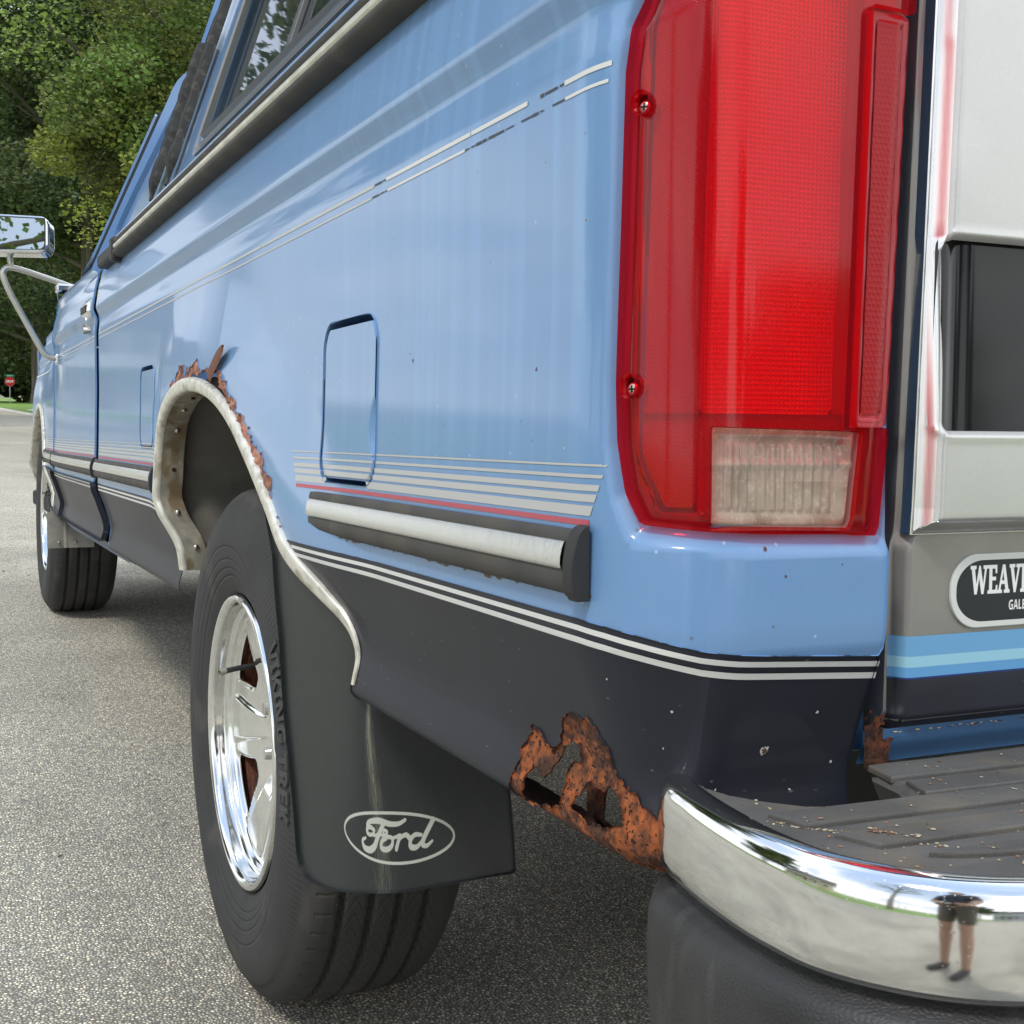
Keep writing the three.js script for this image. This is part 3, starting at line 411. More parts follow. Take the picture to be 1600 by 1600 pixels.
// ---------------------------------------------------------------- tail lamp
{
  const inLens = (s, y) => -sdPoly(LENS, s, y);
  const lens0 = (s, y, lift) => { const cut = (y - 1.034 - (s - 1.17) * 0.36), a = onSide(s, y, 0); const dome = 0.0035 * smooth(0, 0.012, inLens(s, y)); const t = 0.002, ax = planX(s + t) - planX(s - t), az = planZ(s + t) - planZ(s - t), l = Math.hypot(ax, az), d = section(0.85) - lift - dome + 0.005 + (cut > 0 ? cut * 0.22 * smooth(0, 0.012, cut) : 0); return [planX(s) + az / l * d, y, planZ(s) - ax / l * d]; };
  const U = steps([1.155, 1.37, 0.0032]), Vv = steps([0.742, 1.154, 0.0040]);
  const backup = (s, y) => sdPoly([[1.2255, 0.7535], [1.3228, 0.7505], [1.3288, 0.8080], [1.2250, 0.8100]], s, y), refl = (s, y) => sdPoly([[1.3235, 0.8105], [1.3545, 0.8105], [1.3650, 1.0605], [1.3300, 1.0620]], s, y), screwAt = [[1.1790, 0.9982], [1.1725, 0.8342]];
  const screwD = (s, y) => Math.min(...screwAt.map(([a, b]) => Math.hypot(s - a, (y - b) * 0.68) - 0.0052));
  const lamp = part('tail_lamp', sheet(U, Vv, (s, y) => Math.min(inLens(s, y) - 0.0012, backup(s, y) - 0.0002, refl(s, y), screwD(s, y)), (s, y) => lens0(s, y, 0), { flip: true, rim: 0.006, uv: (s, y) => [s * 4, y * 4] }), lensRed, truck);
  // inner optics: the tall centre chamber, the hatched side wing, walls, and the flange round the rim
  const wing = (s, y) => Math.min(1.2165 + (y - 0.82) * 0.025 - s, s - (1.176 + (y - 0.83) * 0.03 + 0.02 * smooth(0.80, 0.755, y)), y - 0.7625), centre = (s, y) => Math.min(s - (1.2165 + (y - 0.82) * 0.025), 1.3215 + (y - 0.82) * 0.028 - s, y - 0.818);
  part('lamp_wing', sheet(U, Vv, (s, y) => Math.min(wing(s, y), inLens(s, y) - 0.004), (s, y) => lens0(s, y, -0.0075), { flip: true, uv: (s, y) => [s, y] }), lampHatch, lamp);
  part('lamp_chamber', sheet(U, Vv, (s, y) => Math.min(centre(s, y), inLens(s, y) - 0.004), (s, y) => lens0(s, y, -0.016), { flip: true, uv: (s, y) => [s, y] }), lampCell, lamp);
  part('lamp_wall', sheet(U, range(-0.028, -0.004, 0.008), null, (s, k) => lens0(s, 0.818, k), {}), lampWall, lamp);
  for (const f of [(y) => 1.2165 + (y - 0.82) * 0.025, (y) => 1.3215 + (y - 0.82) * 0.028]) part('lamp_wall', sheet(range(0.80, 1.145, 0.01), range(-0.026, -0.003, 0.0046), null, (y, k) => lens0(f(y), y, k), {}), lampWall, lamp);
  part('lamp_housing', sheet(U, Vv, (s, y) => inLens(s, y) - 0.001, (s, y) => lens0(s, y, -0.030), { flip: true }), lampWall, lamp);
  part('lamp_lower', sheet(U, Vv, (s, y) => Math.min(inLens(s, y) - 0.003, 0.818 - y, s - 1.2165, backup(s, y) - 0.0005), (s, y) => lens0(s, y, -0.006), { flip: true, uv: (s, y) => [s, y] }), lampHatch, lamp);
  part('lamp_gasket', sheet(U, Vv, (s, y) => Math.min(0.0013 - Math.abs(s - (1.1735 + (y - 0.83) * 0.031 + 0.018 * smooth(0.80, 0.755, y))), inLens(s, y) - 0.003), (s, y) => lens0(s, y, -0.0030), { flip: true }), blackRubber, lamp);
  part('lamp_flange', sheet(U, Vv, (s, y) => Math.min(inLens(s, y) - 0.001, backup(s, y) - 0.0005, Math.max(1.1735 + (y - 0.83) * 0.031 + 0.018 * smooth(0.80, 0.755, y) - s, 0.7595 - y, s - 1.3225)), (s, y) => lens0(s, y, -0.0060), { flip: true }), lensFlange, lamp);
  // reflex reflector with its frame
  part('reflector', sheet(U, Vv, (s, y) => -refl(s, y) - 0.0075, (s, y) => lens0(s, y, 0.0002), { flip: true, uv: (s, y) => [s, y] }), lampHex, lamp);
  part('reflector_frame', sheet(steps([1.318, 1.37, 0.0013]), steps([0.805, 1.068, 0.003]), (s, y) => Math.min(-refl(s, y), 0.0082 + refl(s, y)), (s, y) => lens0(s, y, 0.0004 - 0.0022 * smooth(0.0014, 0.0, Math.abs(refl(s, y) + 0.0006)) - 0.0022 * smooth(0.0014, 0.0, Math.abs(refl(s, y) + 0.0076))), { flip: true }), lensFlange, lamp);
  // reversing lamp: clear ribbed cover over a grimy bowl
  part('reversing_lens', sheet(steps([1.222, 1.332, 0.0018]), steps([0.748, 0.812, 0.0018]), (s, y) => -backup(s, y) - 0.0004, (s, y) => lens0(s, y, 0.0010 - 0.0016 * smooth(0.0035, 0.0015, -backup(s, y)) + 0.0004 * Math.sin(s * 900) * smooth(0.008, 0.011, -backup(s, y))), { flip: true, rim: 0.003 }), clearLens, lamp);
  part('reversing_bowl', sheet(steps([1.222, 1.332, 0.0018]), steps([0.748, 0.812, 0.0018]), (s, y) => -backup(s, y), (s, y) => lens0(s, y, -0.0035 - 0.006 * smooth(0.0, 0.009, -backup(s, y)) + 0.0030 * Math.abs(Math.sin(s * 470)) * smooth(0.006, 0.010, -backup(s, y)) + 0.002 * Math.exp(-(((y - 0.788) / 0.0025) ** 2))), { flip: true, uv: (s, y) => [s, y] }), backupInner, lamp);
  for (const [a, b] of screwAt) {
    const p = V3(...lens0(a, b, -0.003)), q = V3(...lens0(a, b, 0.004)), n = q.clone().sub(p).normalize();
    const hole = part('screw_recess', new THREE.CylinderGeometry(0.0055, 0.0050, 0.008, 24, 1, true).scale(1, 1, 1.25), lensFlange, lamp); hole.position.copy(p.clone().addScaledVector(n, -0.001)); hole.quaternion.setFromUnitVectors(V3(0, 1, 0), n);
    const head = new THREE.LatheGeometry([[0, 0.0022], [0.0024, 0.0020], [0.0038, 0.0010], [0.0043, 0], [0.0043, -0.004]].map(([x, y]) => new THREE.Vector2(x, y)), 20);
    const sc = part('screw', head, screwMetal, lamp); sc.position.copy(p).addScaledVector(n, 0.0022).add(V3(0, -0.0018, 0)); sc.quaternion.setFromUnitVectors(V3(0, 1, 0), n);
    const cross = part('slot_shade_cross', join(new THREE.BoxGeometry(0.0044, 0.0008, 0.001).rotateY(0.5), new THREE.BoxGeometry(0.001, 0.0008, 0.0044).rotateY(0.5)), rustAndScrewShade, lamp); cross.position.copy(sc.position).addScaledVector(n, 0.0020); cross.quaternion.copy(sc.quaternion);  // solid bars on the head, coloured dark for the shade in the slot
  }
}

// ---------------------------------------------------------------- tailgate
{
  const Z = 1.203, edge = table([[0.60, 0.1905], [0.735, 0.1925], [0.745, 0.196], [0.76, 0.197], [1.25, 0.212]]);
  // lower tailgate skin
  const skin = (x, y) => { const e = x - edge(y); return [x, y, Z - 0.012 * (1 - smooth(0.0, 0.010, e)) - 0.010 * (1 - smooth(0.617, 0.628, y)) + 0.008 * smooth(0.716, 0.738, y) * 0]; };
  const gate = part('tailgate', sheet(steps([0.186, 0.24, 0.003], [0.24, 1.0, 0.03]), steps([0.612, 1.18, 0.006]), (x, y) => Math.min(x - edge(y), y - 0.6165), skin, { rim: 0.02 }), taupePaint, truck);
  const flat = (name, mat, y0, y1, dz, x0 = 0.1925) => part(name, sheet(steps([x0, 0.24, 0.003], [0.24, 1.0, 0.04]), range(y0, y1, (y1 - y0) / 6), null, (x, y) => { const p = skin(x, y); return [p[0], p[1], p[2] + dz]; }, {}), mat, gate);
  flat('tape_stripe', std({ color: lin(0.15, 0.37, 0.62), roughness: 0.4 }), 0.6655, 0.6785, 0.0005);
  flat('tape_stripe', std({ color: lin(0.30, 0.57, 0.70), roughness: 0.4 }), 0.6585, 0.6655, 0.0005);
  flat('tape_stripe', std({ color: lin(0.12, 0.34, 0.62), roughness: 0.4 }), 0.6520, 0.6585, 0.0005);
  flat('tape_stripe', std({ color: lin(0.01, 0.03, 0.16), roughness: 0.4 }), 0.6508, 0.6520, 0.0005);
  flat('dark_band', darkPaint, 0.617, 0.6508, 0.0005);
  // raised bright applique with its recessed black panel
  const out = table([[0.742, 0.1985], [0.752, 0.199], [0.775, 0.2075], [0.80, 0.2145], [0.82, 0.2165], [1.25, 0.2215]]);
  const inBlack = (x, y) => sdBox(x, y, 0.7175, 0.868, 0.5085, 0.060, 0.006);
  const lift = (x, y) => { const e = Math.min(x - edge(y) - 0.001, (y - 0.7435) * 1.0), b = inBlack(x, y); return 0.002 + 0.012 * smooth(0.0, 0.010, e) + 0.004 * smooth(0.004, 0.012, e) - 0.007 * smooth(0.004, -0.003, b) * 1 + 0.002 * Math.exp(-((b / 0.004) ** 2)); };
  const ap = part('applique', sheet(steps([0.190, 0.26, 0.0016], [0.26, 1.0, 0.03]), steps([0.742, 0.82, 0.0022], [0.82, 0.92, 0.005], [0.92, 0.94, 0.002], [0.94, 1.19, 0.02]), (x, y) => Math.min(x - edge(y) - 0.0085, y - 0.7525, inBlack(x, y) + 0.001), (x, y) => [x, y, Z + lift(x, y)], { rim: 0.01 }), silverPaint, gate);
  part('bright_edge', sheet(steps([0.190, 0.26, 0.0012], [0.26, 1.0, 0.03]), steps([0.742, 0.82, 0.0016], [0.82, 1.19, 0.01]), (x, y) => Math.min(x - edge(y) - 0.001, y - 0.7435, inBlack(x, y) + 0.001, Math.max(0.0085 + edge(y) - x, 0.7525 - y)), (x, y) => [x, y, Z + lift(x, y)], { rim: 0.01 }), std({ color: lin(0.78, 0.78, 0.76), metalness: 1, roughness: 0.24 }), ap);
  part('black_panel', sheet(steps([0.204, 0.26, 0.002], [0.26, 1.0, 0.03]), steps([0.80, 0.94, 0.003]), (x, y) => -inBlack(x, y) + 0.003, (x, y) => [x, y, Z + 0.0085 - 0.003 * smooth(0.0, 0.012, x - 0.214) * smooth(0.024, 0.012, x - 0.214)], {}), phys({ color: lin(0.014, 0.015, 0.016), roughness: 0.10, specularIntensity: 0.7 }), ap);
  // dealer plate
  const plate = canvasTexture(1024, 384, (c, W, H) => {
    const rr = (x, y, w, h, r) => { c.beginPath(); c.moveTo(x + r, y); c.arcTo(x + w, y, x + w, y + h, r); c.arcTo(x + w, y + h, x, y + h, r); c.arcTo(x, y + h, x, y, r); c.arcTo(x, y, x + w, y, r); c.fill(); };
    c.fillStyle = '#d6d7d2'; c.fillRect(0, 0, W, H); c.fillStyle = '#22242a'; rr(24, 28, W - 48, H - 56, 150);
    c.fillStyle = '#e9eae6'; c.textBaseline = 'alphabetic';
    c.save(); c.translate(102, 205); c.font = 'bold 132px serif'; c.scale(408 / c.measureText('WEAVER').width, 1.55); c.fillText('WEAVER', 0, 0); c.lineWidth = 5; c.strokeStyle = '#e9eae6'; c.strokeText('WEAVER', 0, 0); c.restore();
    c.save(); c.translate(322, 302); c.scale(0.62, 1.1); c.font = 'bold 66px sans-serif'; c.fillText('GALE', 0, 0); c.restore();
  });
  const sh = new THREE.Shape(), x0 = 0.2330, x1 = 0.3870, y0 = 0.6820, y1 = 0.7290, r = 0.0215; sh.moveTo(x0 + r, y0); sh.lineTo(x1 - r, y0); sh.absarc(x1 - r, y0 + r, r, -Math.PI / 2, 0); sh.lineTo(x1, y1 - r); sh.absarc(x1 - r, y1 - r, r, 0, Math.PI / 2); sh.lineTo(x0 + r, y1); sh.absarc(x0 + r, y1 - r, r, Math.PI / 2, Math.PI); sh.lineTo(x0, y0 + r); sh.absarc(x0 + r, y0 + r, r, Math.PI, 1.5 * Math.PI);
  const pg = new THREE.ExtrudeGeometry(sh, { depth: 0.0012, bevelEnabled: true, bevelThickness: 0.0006, bevelSize: 0.0006, bevelSegments: 2, curveSegments: 24 }); const pa = pg.attributes.position, ua = pg.attributes.uv; for (let i = 0; i < pa.count; i++) ua.setXY(i, (pa.getX(i) - x0) / (x1 - x0), (pa.getY(i) - y0) / (y1 - y0)); pg.translate(0, 0, Z + 0.0002);
  part('dealer_plate', pg, std({ map: plate, roughness: 0.4 }), gate);
  // sill below the gate, with rust at the joint
  const sill = part('rear_sill', sheet(steps([0.172, 0.26, 0.003], [0.26, 1.0, 0.05]), range(0.596, 0.6185, 0.0025), null, (x, y) => [x, y, 1.189 + 0.006 * smooth(0.596, 0.612, y)], {}), blueDeep, truck);
  part('sill_rust', sheet(steps([0.172, 0.215, 0.0018]), range(0.594, 0.632, 0.0018), (x, y) => 0.010 - Math.hypot((x - 0.179) * 0.8, (y - 0.606) * 0.5) + (fbm(x * 260, y * 260, 2, 3) - 0.5) * 0.02, (x, y) => [x, y, 1.1963], { rim: 0.001 }), rustAndScrewShade, sill);
  const r2 = rng(77); for (let k = 0; k < 26; k++) { const x = 0.196 + 0.17 * r2() ** 1.3, m = part('rust_flake', new THREE.IcosahedronGeometry(0.0004 + 0.0007 * r2(), 0), k % 4 ? std({ color: lin(0.42, 0.33, 0.17), roughness: 0.9 }) : rust, sill); m.position.set(x, 0.6165 + 0.001 * (r2() - 0.5), Z - 0.006); m.scale.set(2.2, 0.6, 0.5); }
  part('bed_corner_jamb', box(0.178, 0.1895, 0.60, 1.18, 1.08, 1.176, 0.003), blueDeep, truck);  // deeper blue than the body paint; the gap's shade is put into its colour
}

// ---------------------------------------------------------------- rear bumper: chrome face, rubber step pad, plastic valance
{
  const Y = 0.592, plan = new THREE.CatmullRomCurve3([[0.115, 1.160], [0.078, 1.162], [0.056, 1.180], [0.0465, 1.215], [0.040, 1.26], [0.0385, 1.30], [0.043, 1.335], [0.058, 1.363], [0.080, 1.385], [0.108, 1.399], [0.16, 1.409], [0.28, 1.417], [0.5, 1.424], [1.0, 1.43]].map(([x, z]) => V3(x, Y, z)), false, 'centripetal');
  const path = plan.getSpacedPoints(260), up = V3(0, 1, 0);
  const frame = (i) => { const t = path[Math.min(i + 1, 260)].clone().sub(path[Math.max(i - 1, 0)]).normalize(); return [t.clone().cross(up).normalize().negate(), up]; };
  const ok = frame(120)[0].z > 0 ? 1 : -1, fr = (i) => { const [a, b] = frame(i); return [a.multiplyScalar(ok), b]; };
  const bumper = part('rear_bumper', sweep(path, [[-0.004, -0.002], [0.0, 0.004], [0.004, 0.0072], [0.009, 0.0082], [0.0145, 0.0065], [0.0185, 0.002], [0.0208, -0.005], [0.0218, -0.015], [0.0220, -0.028], [0.0212, -0.040], [0.0190, -0.0475], [0.014, -0.052], [0.006, -0.053]], fr, { scale: (t) => 0.55 + 0.45 * smooth(0, 0.045, t), caps: true }), chrome, truck);
  part('bumper_valance', sweep(path, [[0.004, -0.050], [0.012, -0.0585], [0.0185, -0.0605], [0.0235, -0.066], [0.0265, -0.076], [0.0275, -0.095], [0.0265, -0.125], [0.0225, -0.165], [0.015, -0.20]], fr, {}), valancePlastic, bumper);
  part('bumper_core', sweep(path, [[-0.01, -0.004], [0.010, -0.030], [0.008, -0.055], [-0.02, -0.2]], fr, {}), chassisBlack, bumper);
  // pad: ribs run across the truck and end on a slant; an opening by the bed corner
  const edgePts = path.filter((_, i) => i > 6).map((p) => [p.x, p.z]), inPad = (x, z) => -sdPoly([...edgePts, [1.0, 1.17], [0.20, 1.168], [0.171, 1.205], [0.166, 1.235], [0.157, 1.252], [0.143, 1.259], [0.119, 1.2545], [0.092, 1.243], [0.077, 1.227], [0.0665, 1.209], [0.062, 1.188]], x, z);
  const RIBS = [[1.192, 1.2205, 0.177, 0.171], [1.232, 1.2555, 0.174, 0.167], [1.2615, 1.2850, 0.056, 0.062], [1.3045, 1.3275, 0.067, 0.0765], [1.3475, 1.3620, 0.087, 0.099]];
  const rib = (x, z) => { let h = 0; const skew = (x - 0.1) * 0.045; for (const [a, b, xa, xb] of RIBS) { const zz = z - skew, t = clamp((zz - a) / (b - a)), left = lerp(xa, xb, t) - x, d = Math.max(a - zz, zz - b, left); h = Math.max(h, smooth(0.0006, -0.0010, d)); } return h; };
  const pad = part('step_pad', sheet(steps([0.036, 0.36, 0.0022], [0.36, 1.0, 0.05]), steps([1.165, 1.432, 0.0022]), (x, z) => inPad(x, z) - 0.0006, (x, z) => { const e = inPad(x, z); return [x, Y - 0.003 + 0.0045 * smooth(0, 0.006, e), z]; }, { rim: 0.012, flip: true }), padRubber, bumper);
  for (const [a, b, xa, xb] of RIBS) {
    const sk = (x) => (x - 0.1) * 0.045, sh = new THREE.Shape(), m = (x, z) => [x, -(z + sk(x))], bow = b > 1.36 ? 0.010 : 0;
    sh.moveTo(...m(xa + bow * 0.4, a)); sh.lineTo(...m(0.6, a)); sh.lineTo(...m(0.6, b)); if (bow) { sh.lineTo(...m(xb + 0.07, b)); sh.quadraticCurveTo(...m(xb + 0.02, b), ...m(xa + bow * 0.4, a)); } else { sh.lineTo(...m(xb, b)); sh.lineTo(...m(xa, a)); }
    part('pad_rib', new THREE.ExtrudeGeometry(sh, { depth: 0.0022, bevelEnabled: true, bevelThickness: 0.0012, bevelSize: 0.0012, bevelSegments: 2 }).rotateX(-Math.PI / 2).translate(0, Y + 0.0012, 0), padRubber, pad);
  }
  // grit, seeds and bud scales lying on the pad
  const r = rng(41), tones = [lin(0.30, 0.16, 0.09), lin(0.36, 0.30, 0.18), lin(0.16, 0.08, 0.05), lin(0.42, 0.38, 0.28)].map((c) => std({ color: c, roughness: 0.9 })), bits = tones.map(() => []);
  for (let k = 0; k < 620; k++) {
    let x, z; if (k < 380) { const t = r(); x = 0.05 + 0.30 * t; z = (t < 0.25 ? lerp(1.27, 1.36, t * 4) : 1.372 + 0.02 * r()) - 0.02 * r() * r(); } else { x = 0.05 + 0.33 * r(); z = 1.18 + 0.21 * r(); }
    if (inPad(x, z) < 0.004) continue;
    const sz = 0.0004 + 0.0008 * r() ** 2, g = new THREE.IcosahedronGeometry(sz, 0).scale(1 + r(), 0.5, 0.7 + 0.6 * r()).rotateY(r() * 6).translate(x, Y - 0.003 + 0.0045 * smooth(0, 0.006, inPad(x, z)) + 0.0034 * rib(x, z) + sz * 0.4, z);
    bits[Math.floor(r() * 4)].push(g);
  }
  bits.forEach((b, i) => { const m = part('grit', join(...b), tones[i], pad); m.userData.kind = 'stuff'; });
}
// ---------------------------------------------------------------- wheels
const font = await new FontLoader().loadAsync('fonts/droid/droid_sans_bold.typeface.json');
function lathe(profile, seg) {            // profile: [radius, x]; turned about the axle (x)
  const g = new THREE.LatheGeometry(profile.map(([r, x]) => new THREE.Vector2(r, x)), seg), L = [0]; for (let i = 1; i < profile.length; i++) L.push(L[i - 1] + Math.hypot(profile[i][0] - profile[i - 1][0], profile[i][1] - profile[i - 1][1]));
  const n = profile.length, uv = g.attributes.uv; for (let k = 0; k < uv.count; k++) uv.setY(k, L[k % n] / L[n - 1]);
  return g.rotateZ(-Math.PI / 2);
}
function tyreProfile() {
  const p = [[0.204, 0.062], [0.209, 0.050], [0.216, 0.0455], [0.226, 0.041], [0.240, 0.036], [0.258, 0.0315], [0.280, 0.0290], [0.300, 0.0300], [0.318, 0.0335], [0.3325, 0.0395], [0.3345, 0.0425], [0.3435, 0.0475], [0.3515, 0.0535], [0.3575, 0.0610], [0.3612, 0.0700]];
  let x = 0.0700; const R = (q) => 0.3652 - 0.0045 * (((q - 0.150) / 0.082) ** 2);
  for (const gx of [0.092, 0.130, 0.166, 0.204]) { for (let q = x + 0.005; q < gx - 0.006; q += 0.006) p.push([R(q), q]); p.push([R(gx), gx - 0.005], [R(gx) - 0.0075, gx - 0.0035], [R(gx) - 0.0075, gx + 0.0035], [R(gx), gx + 0.005]); x = gx + 0.005; }
  for (let q = x + 0.005; q < 0.232; q += 0.006) p.push([R(q), q]);
  for (let i = 14; i >= 0; i--) p.push([p[i][0], 0.302 - p[i][1]]);
  return p;
}
const tyreG = lathe(tyreProfile(), 220);
// raised maker's lettering, bent round the sidewall
function sidewallText(text, r0, size, startAngle, dirSign) {
  const g = new TextGeometry(text, { font, size, depth: 0.0022, curveSegments: 4, bevelEnabled: true, bevelThickness: 0.0006, bevelSize: 0.0005, bevelSegments: 1 }), a = g.attributes.position;
  for (let i = 0; i < a.count; i++) { const X = a.getX(i), h = a.getY(i), d = a.getZ(i), r = r0 + h, th = startAngle + dirSign * X / (r0 + size * 0.5); a.setXYZ(i, (r < 0.30 ? 0.0295 : 0.0295 + (r - 0.30) * 0.18) - 0.0002 - d, r * Math.cos(th), r * Math.sin(th)); }
  g.computeVertexNormals(); return g;
}
// chrome five-spoke rim: a turned dish with five windows
function rimFace() {
  const prof = table([[0.030, 0.112], [0.060, 0.104], [0.090, 0.095], [0.130, 0.085], [0.165, 0.079], [0.180, 0.077], [0.1845, 0.073], [0.187, 0.067], [0.189, 0.066], [0.194, 0.064], [0.196, 0.0475], [0.199, 0.0425], [0.2035, 0.0395], [0.2075, 0.040], [0.2100, 0.0425], [0.2105, 0.048]]);
  const win = (a, r) => { const k = ((a / (Math.PI * 2 / 5)) % 1 + 1) % 1 - 0.5; return sdBox(k * (Math.PI * 2 / 5) * 0.148, r, 0, 0.146, 0.033 + (r - 0.146) * 0.35, 0.031, 0.009); };
  const x = (a, r) => { const k = Math.abs(((a / (Math.PI * 2 / 5)) % 1 + 1) % 1 - 0.5); const sp = smooth(0.30, 0.36, k) * smooth(0.06, 0.10, r) * smooth(0.184, 0.170, r); return prof(r) - 0.006 * sp + 0.004 * smooth(0.006, 0.0, Math.abs(win(a, r))) * smooth(0.055, 0.08, r) * smooth(0.184, 0.18, r); };
  const f = (a, r) => { const xx = (x(a, r - 0.0008) + x(a, r) + x(a, r + 0.0008)) / 3; return [xx, r * Math.cos(a), r * Math.sin(a)]; };
  return sheet(range(0, Math.PI * 2, Math.PI / 150), steps([0.030, 0.17, 0.0026], [0.17, 0.2105, 0.0011]), (a, r) => win(a, r), f, { eps: 4e-4, rim: 0.006 });
}
const rimG = rimFace();
const barrelG = lathe([[0.1960, 0.066], [0.186, 0.075], [0.178, 0.10], [0.168, 0.15], [0.170, 0.24]], 80), drumG = lathe([[0.0, 0.128], [0.165, 0.118], [0.172, 0.124], [0.172, 0.22]], 60);
const rimChrome = std({ color: lin(0.82, 0.82, 0.80), metalness: 1, roughness: 0.9, roughnessMap: pitting });
const brownMetal = std({ map: rustMap, color: lin(0.55, 0.5, 0.48), roughness: 0.85 });
function wheel(x, y, z, spin, steer, flipSide) {
  const w = new THREE.Group(); w.name = 'wheel'; truck.add(w); w.position.set(x, y, z);
  const ty = part('tyre', tyreG, tyre, w); part('rim', rimG, rimChrome, w); part('rim_barrel', barrelG, brownMetal, w); part('brake_drum', drumG, brownMetal, w);
  part('hub_cap', lathe([[0, 0.100], [0.018, 0.101], [0.028, 0.104], [0.033, 0.110], [0.034, 0.12]], 40), rimChrome, w);
  for (let k = 0; k < 5; k++) { const a = k * 1.2566 + 0.63, m = part('wheel_nut', new THREE.CylinderGeometry(0.010, 0.011, 0.02, 6).rotateZ(Math.PI / 2), screwMetal, w); m.position.set(0.100, 0.057 * Math.cos(a), 0.057 * Math.sin(a)); }
  const va = 0.98; const vs = part('valve_stem', tube([[0.095, 0.152 * Math.cos(va), -0.152 * Math.sin(va)], [0.070, 0.149 * Math.cos(va), -0.149 * Math.sin(va)], [0.048, 0.144 * Math.cos(va), -0.144 * Math.sin(va)]], 0.0042, 10, 10), blackRubber, w); vs.rotation.x = -spin + 0;
  part('valve_cap', tube([[0.050, 0.1448 * Math.cos(va), -0.1448 * Math.sin(va)], [0.040, 0.141 * Math.cos(va), -0.141 * Math.sin(va)]], 0.0050, 4, 10), galvanised, w).rotation.x = -spin;
  part('balance_weight', box(0.0385, 0.047, 0.2005, 0.2095, -0.010, 0.010, 0.002).rotateX(0.12), galvanised, w).rotation.x = -spin;
  const t = part('sidewall_lettering', sidewallText('VIKING TREK', 0.2905, 0.026, 0.95, 1), tyreLetter, w); t.rotation.x = -spin;
  w.rotation.set(spin, steer, 0); if (flipSide) w.rotation.y += Math.PI;
  return w;
}
wheel(0.0, 0.365, 0, -0.32, 0, false);
wheel(0.028, 0.13 + 0.365, -3.378, 1.1, -0.015, false);
wheel(1.99, 0.365, 0, 0.2, 0, true);
wheel(1.96, 0.13 + 0.365, -3.378, 0.7, 0, true);
// ---------------------------------------------------------------- cab: doors, fender, pillars, glass
// the cab side is the bed section carried forward; towards the front the body draws in
const draw = (z) => 0.052 * smooth(-1.9, -3.5, z) + 0.05 * smooth(-3.7, -4.25, z);
const crown = (y, z) => 0.05 * smooth(0.90, 1.22, y) * smooth(-2.2, -3.2, z);
function onCab(z, y, lift = 0) { return [section(Math.min(y, 1.16)) + draw(z) + crown(y, z) - lift, y, z]; }
const FARCH = 0.405, frontArch = (z, y) => { const dz = z + 3.378, dy = y - 0.50; const r = Math.hypot(dz * (dz > 0 ? 0.94 : 1), dy * 0.98) - FARCH; return dy < -0.02 ? Math.max(r, Math.abs(dz) - FARCH) : r; };
const SEAM = -2.37, cabBottom = 0.546;
const doorF = (z, y) => -sdBox(z, y, (-1.262 + SEAM) / 2, 0.872, (-1.262 - SEAM) / 2, 0.318, 0.02);
const door = part('door', sheet(range(SEAM - 0.01, -1.25, 0.02), steps([0.545, 0.70, 0.004], [0.70, 1.03, 0.015], [1.03, 1.20, 0.005]), (z, y) => Math.min(doorF(z, y), y - 0.6915), onCab, { flip: true, rim: 0.004 }), blue, truck);
part('lower_door_band', sheet(range(SEAM - 0.01, -1.25, 0.02), steps([0.545, 0.70, 0.004]), (z, y) => Math.min(doorF(z, y), 0.6915 - y), onCab, { flip: true, rim: 0.012 }), darkPaint, door);
for (const [a, b] of [[0.6840, 0.6875], [0.6760, 0.6800]]) stripe('coach_stripe', stripeWhite, SEAM + 0.006, -1.27, a, b, 0, 0, door, onCab);
bars(SEAM + 0.006, -1.27, false, false, door, onCab);
for (const [a, b] of [[1.0250, 1.0281], [1.0156, 1.0177]]) stripe('pin_stripe', stripeWorn, SEAM + 0.006, -1.27, a, b, 0, 0, door, onCab);
moulding(SEAM + 0.01, -1.272, (s, y) => [onCab(s, 0.69)[0], y, s], door, true, true);
// handle: bright escutcheon, recess and paddle
part('door_handle', sheet(range(-1.455, -1.30, 0.004), range(1.062, 1.125, 0.003), (z, y) => -sdBox(z, y, -1.378, 1.094, 0.066, 0.022, 0.010), (z, y) => onCab(z, y, 0.013 * smooth(0.0, 0.010, -sdBox(z, y, -1.378, 1.094, 0.066, 0.022, 0.010)) - 0.004), { flip: true, rim: 0.006 }), chrome, door);
part('handle_recess', box(-0.0105, 0.004, 1.083, 1.101, -1.425, -1.33, 0.003), blackRubber, door);
part('key_lock', new THREE.CylinderGeometry(0.011, 0.012, 0.016, 20).rotateZ(Math.PI / 2).translate(-0.004, 1.045, -1.36), chrome, door);
// rear edge of the cab, seen through the gap to the bed
part('cab_corner', join(sheet([0, 0.5, 1], range(0.55, 1.19, 0.02), null, (t, y) => [section(Math.min(y, 1.16)) + 0.004 + 0.10 * t, y, -1.247], { flip: false }), sheet([0, 1], range(0.55, 1.19, 0.02), null, (t, y) => [section(Math.min(y, 1.16)) + 0.004, y, -1.247 - 0.012 * t], { flip: false })), bluePlain, truck);
part('bed_front_wall', sheet([0, 0.02, 0.3, 1.9], range(0.55, 1.19, 0.02), null, (t, y) => [section(Math.min(y, 1.19)) + t, y, -1.221], { flip: true }), bluePlain, truck);
part('rocker_panel', sheet(range(-2.55, -1.25, 0.05), range(0, 1, 0.1), null, (z, t) => [0.028 + 0.05 * t + 0.004 * Math.sin(t * 3), 0.553 - 0.052 * t, z], { flip: true }), blueDeep, truck);
